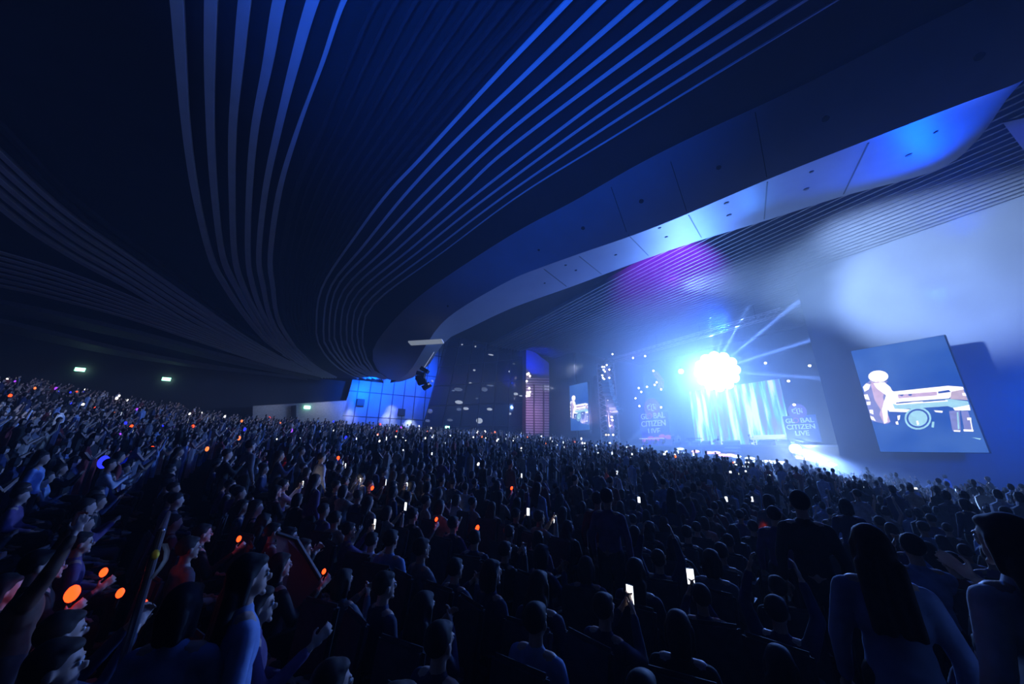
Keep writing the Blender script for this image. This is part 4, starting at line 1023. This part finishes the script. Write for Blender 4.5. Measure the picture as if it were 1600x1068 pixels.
# ---------------- on the stage
def on_stage(x, a, pose, hk, top, label, turn=math.pi, zoff=0, s=1, dy=0):
    p = at_a(x, 697, a); p.z = SZ+zoff; t = person(p, rotA.z+turn, pose, hk, 'black', top, 0, False, True, s, label); PEOPLE.pop(); return p
pp = on_stage(1174, 46, 'sit_hold', 'bob', 'white', 'pianist in white seated at the keyboard before the video wall', turn=-math.pi/2)
t = thing('stool', 'black round stool under the pianist', 'stool', pp, rotA.z)
bm = bm_new(); tube(bm, (0,0,.36), (0,0,.44), .2, n=16); obj('seat', bm, m_black, t)
bm = bm_new(); tube(bm, (0,0,0), (0,0,.36), .04); tube(bm, (0,0,0), (0,0,.03), .18, n=12); obj('leg', bm, m_black, t)
pk = pp+BX*1.9; t = thing('keyboard', 'long white electric keyboard played by the pianist', 'keyboard', pk, rotA.z)
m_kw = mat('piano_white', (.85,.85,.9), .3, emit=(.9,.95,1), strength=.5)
bm = bm_new(); box(bm, (0,0,.78), (3.2,.95,.2)); box(bm, (0,.4,1.02), (3.2,.15,.35)); bmesh.ops.bevel(bm, geom=bm.edges[:], offset=.02, segments=1, affect='EDGES'); obj('case', bm, m_kw, t)
bm = bm_new(); box(bm, (-1.1,-.3,.89), (.9,.16,.03)); obj('keys', bm, m_black, t)
for x in (-1.4,1.4):
    bm = bm_new(); tube(bm, (x,-.3,0), (x,-.3,.7), .05); tube(bm, (x,.3,0), (x,.3,.7), .05); box(bm, (x,0,.4), (.06,.6,.06)); obj('leg', bm, m_kw, t)
pd = at_a(1122, 697, 48); pd.z = SZ
t = thing('drum_kit', 'small drum kit glinting before the left half of the video wall', 'drum kit', pd, rotA.z)
m_drum = mat('drum_shell', (.25,.05,.2), .3); m_cym = mat('cymbal_brass', (.8,.6,.25), .25, .9)
bm = bm_new(); tube(bm, (0,-.25,.3), (0,.25,.3), .3, n=20); obj('bass_drum', bm, m_drum, t)
for x, y, z, r_ in ((-.25,0,.75,.15),(.25,0,.75,.15),(.65,.3,.5,.2),(-.6,.3,.6,.17)):
    bm = bm_new(); tube(bm, (x,y,z-.12), (x,y,z+.12), r_, n=16); obj('drum', bm, m_drum, t)
for x, y, z in ((-.85,-.1,1.35),(.85,-.1,1.4),(-.5,.6,1.0)):
    bm = bm_new(); tube(bm, (x,y,z), (x,y,z+.03), .26, .03, n=20); tube(bm, (x,y,0), (x,y,z), .015, n=6); obj('cymbal', bm, m_cym, t)
on_stage(1124, 49, 'sit_hold', 'short', 'black', 'drummer seated behind the small drum kit')
bs = at_a(1052, 697, 47)
on_stage(1054, 47, 'stand_hold', 'short', 'black', 'standing musician in black beside the glowing riser')
on_stage(1062, 47.5, 'stand_rest', 'short', 'white', 'standing musician in white between riser and side table')
t = thing('side_table', 'dark flat-topped percussion table left of the video wall foot', 'table', Vector((*at_a(1086,697,46.8).xy, SZ)), rotA.z)
bm = bm_new(); box(bm, (0,0,1.0), (1.9,.7,.08)); obj('table_top', bm, m_black, t)
for s in (-1,1):
    bm = bm_new(); tube(bm, (s*.75,0,0), (s*.75,0,1), .04); obj('leg', bm, m_black, t)
for k, x in enumerate((1012,1026,1039)):
    p = at_a(x, 700, 48.1); t = person(p, rotA.z+math.pi, 'sit_rest', 'short', 'black', 'black', 0, False, True, 1, ['left','middle','right'][k]+' of three dark musicians on the glowing riser'); t.location.z = SZ; PEOPLE.pop()
# ---------------- foreground fittings
m_rail = mat('rail_steel', (.16,.17,.2), .35, .7)
pb = at_y(243, 860, 2.6); fz = floor_z(pb); pt = Vector((pb.x, pb.y, pb.z+.12))
t = thing('handrail', 'dark metal gangway handrail in the lower left foreground', 'handrail', Vector((pb.x, pb.y, fz)))
bm = bm_new(); tube(bm, (0,0,0), (0,0,pt.z-fz), .024, n=12); tube(bm, (0,0,0), (0,0,.02), .06, n=12); obj('post', bm, m_rail, t)
e_ = at_y(264,800,5)-Vector((pb.x,pb.y,fz)); bm = bm_new(); cap(bm, (0,0,pt.z-fz), e_, .02, .02); obj('rail', bm, m_rail, t)
bm = bm_new(); tube(bm, (e_.x,e_.y,0), e_, .024, n=12); obj('post', bm, m_rail, t)
tw_ = thing('towel', 'pale strip with a yellow blob at the gangway handrail', 'towel', pb+Vector((.05,-.03,0)))  # made-up strip in place of a hand holding something
bm = bm_new(); loft(bm, [[Vector((.018*math.sin(4*v)+x, .03*math.sin(9*x+3*v), .05-.20*v)) for x in (0,.018,.036)] for v in (0,.25,.5,.75,1)]); bmesh.ops.solidify(bm, geom=bm.faces[:], thickness=.008); obj('cloth', bm, mat('strip_white', (.7,.68,.62), .9), tw_)
bm = bm_new(); ball(bm, (.0,-.02,-.01), (.025,.02,.03), 10, 8); obj('yellow_end', bm, mat('blob_yellow', (.75,.6,.05), .8), tw_)
lamp('SPOT', 'gangway_light', pb+Vector((.9,-.2,.5)), 1.6, (1,.95,.85), pb, spot_size=R(30), spot_blend=.6)
q = [at_y(432,832,4.4), at_y(462,842,4.6), at_y(500,905,4.7), at_y(495,990,4.7), at_y(432,990,4.4)]; g0 = Vector((q[4].x, q[4].y, q[4].z))
t = thing('aisle_barrier', 'sloping red-lit barrier panel beside the aisle, left foreground', 'barrier', g0)
bm = bm_new(); slab(bm, [p-g0 for p in q], Vector((0,.06,0))); obj('panel', bm, mat('barrier_panel', (.09,.03,.028), .6), t)
bm = bm_new(); tube(bm, q[0]-g0, q[1]-g0, .02); tube(bm, q[1]-g0, q[2]-g0, .02); obj('rail', bm, m_black, t)
lamp('SPOT', 'aisle_red_light', at_y(470,800,3.9), .7, (1,.06,.03), at_y(465,850,4.5), spot_size=R(90), spot_blend=1)
# low blue-white key light that skims shoulders from the stage side
lamp('SPOT', 'side_fill_light', H(30,-3,9), 3500, (.03,.14,1), Vector((-1,4,-1)), spot_size=R(55), spot_blend=1, shadow_soft_size=.3)

# haze: thin through the hall, spread there to lift its dark areas, thicker over the stage
def haze(name, dens, a0, a1, b0_, b1, z0_, z1, label):
    hm = bpy.data.materials.new(name); hm.use_nodes = True; nt = hm.node_tree
    for n in list(nt.nodes): nt.nodes.remove(n)
    out = nt.nodes.new('ShaderNodeOutputMaterial'); vs = nt.nodes.new('ShaderNodeVolumeScatter')
    vs.inputs['Density'].default_value = dens; vs.inputs['Color'].default_value = (.8,.88,1,1); vs.inputs['Anisotropy'].default_value = .25
    nt.links.new(vs.outputs[0], out.inputs['Volume'])
    bm = bm_new(); slab(bm, [H(a0,b0_,z0_), H(a1,b0_,z0_), H(a1,b1,z0_), H(a0,b1,z0_)], Vector((0,0,z1-z0_)))
    tag(obj(name, bm, hm), label, 'haze', None, 'stuff')
haze('hall_haze', .0035, -61, 57.6, -53.5, 12.5, -4, 17, 'thin haze through the whole hall, added to lift its dark areas')
haze('stage_haze', .023, 29, 57.5, -45.6, 12.4, -3.9, 16.9, 'thicker blue-lit haze over the stage')
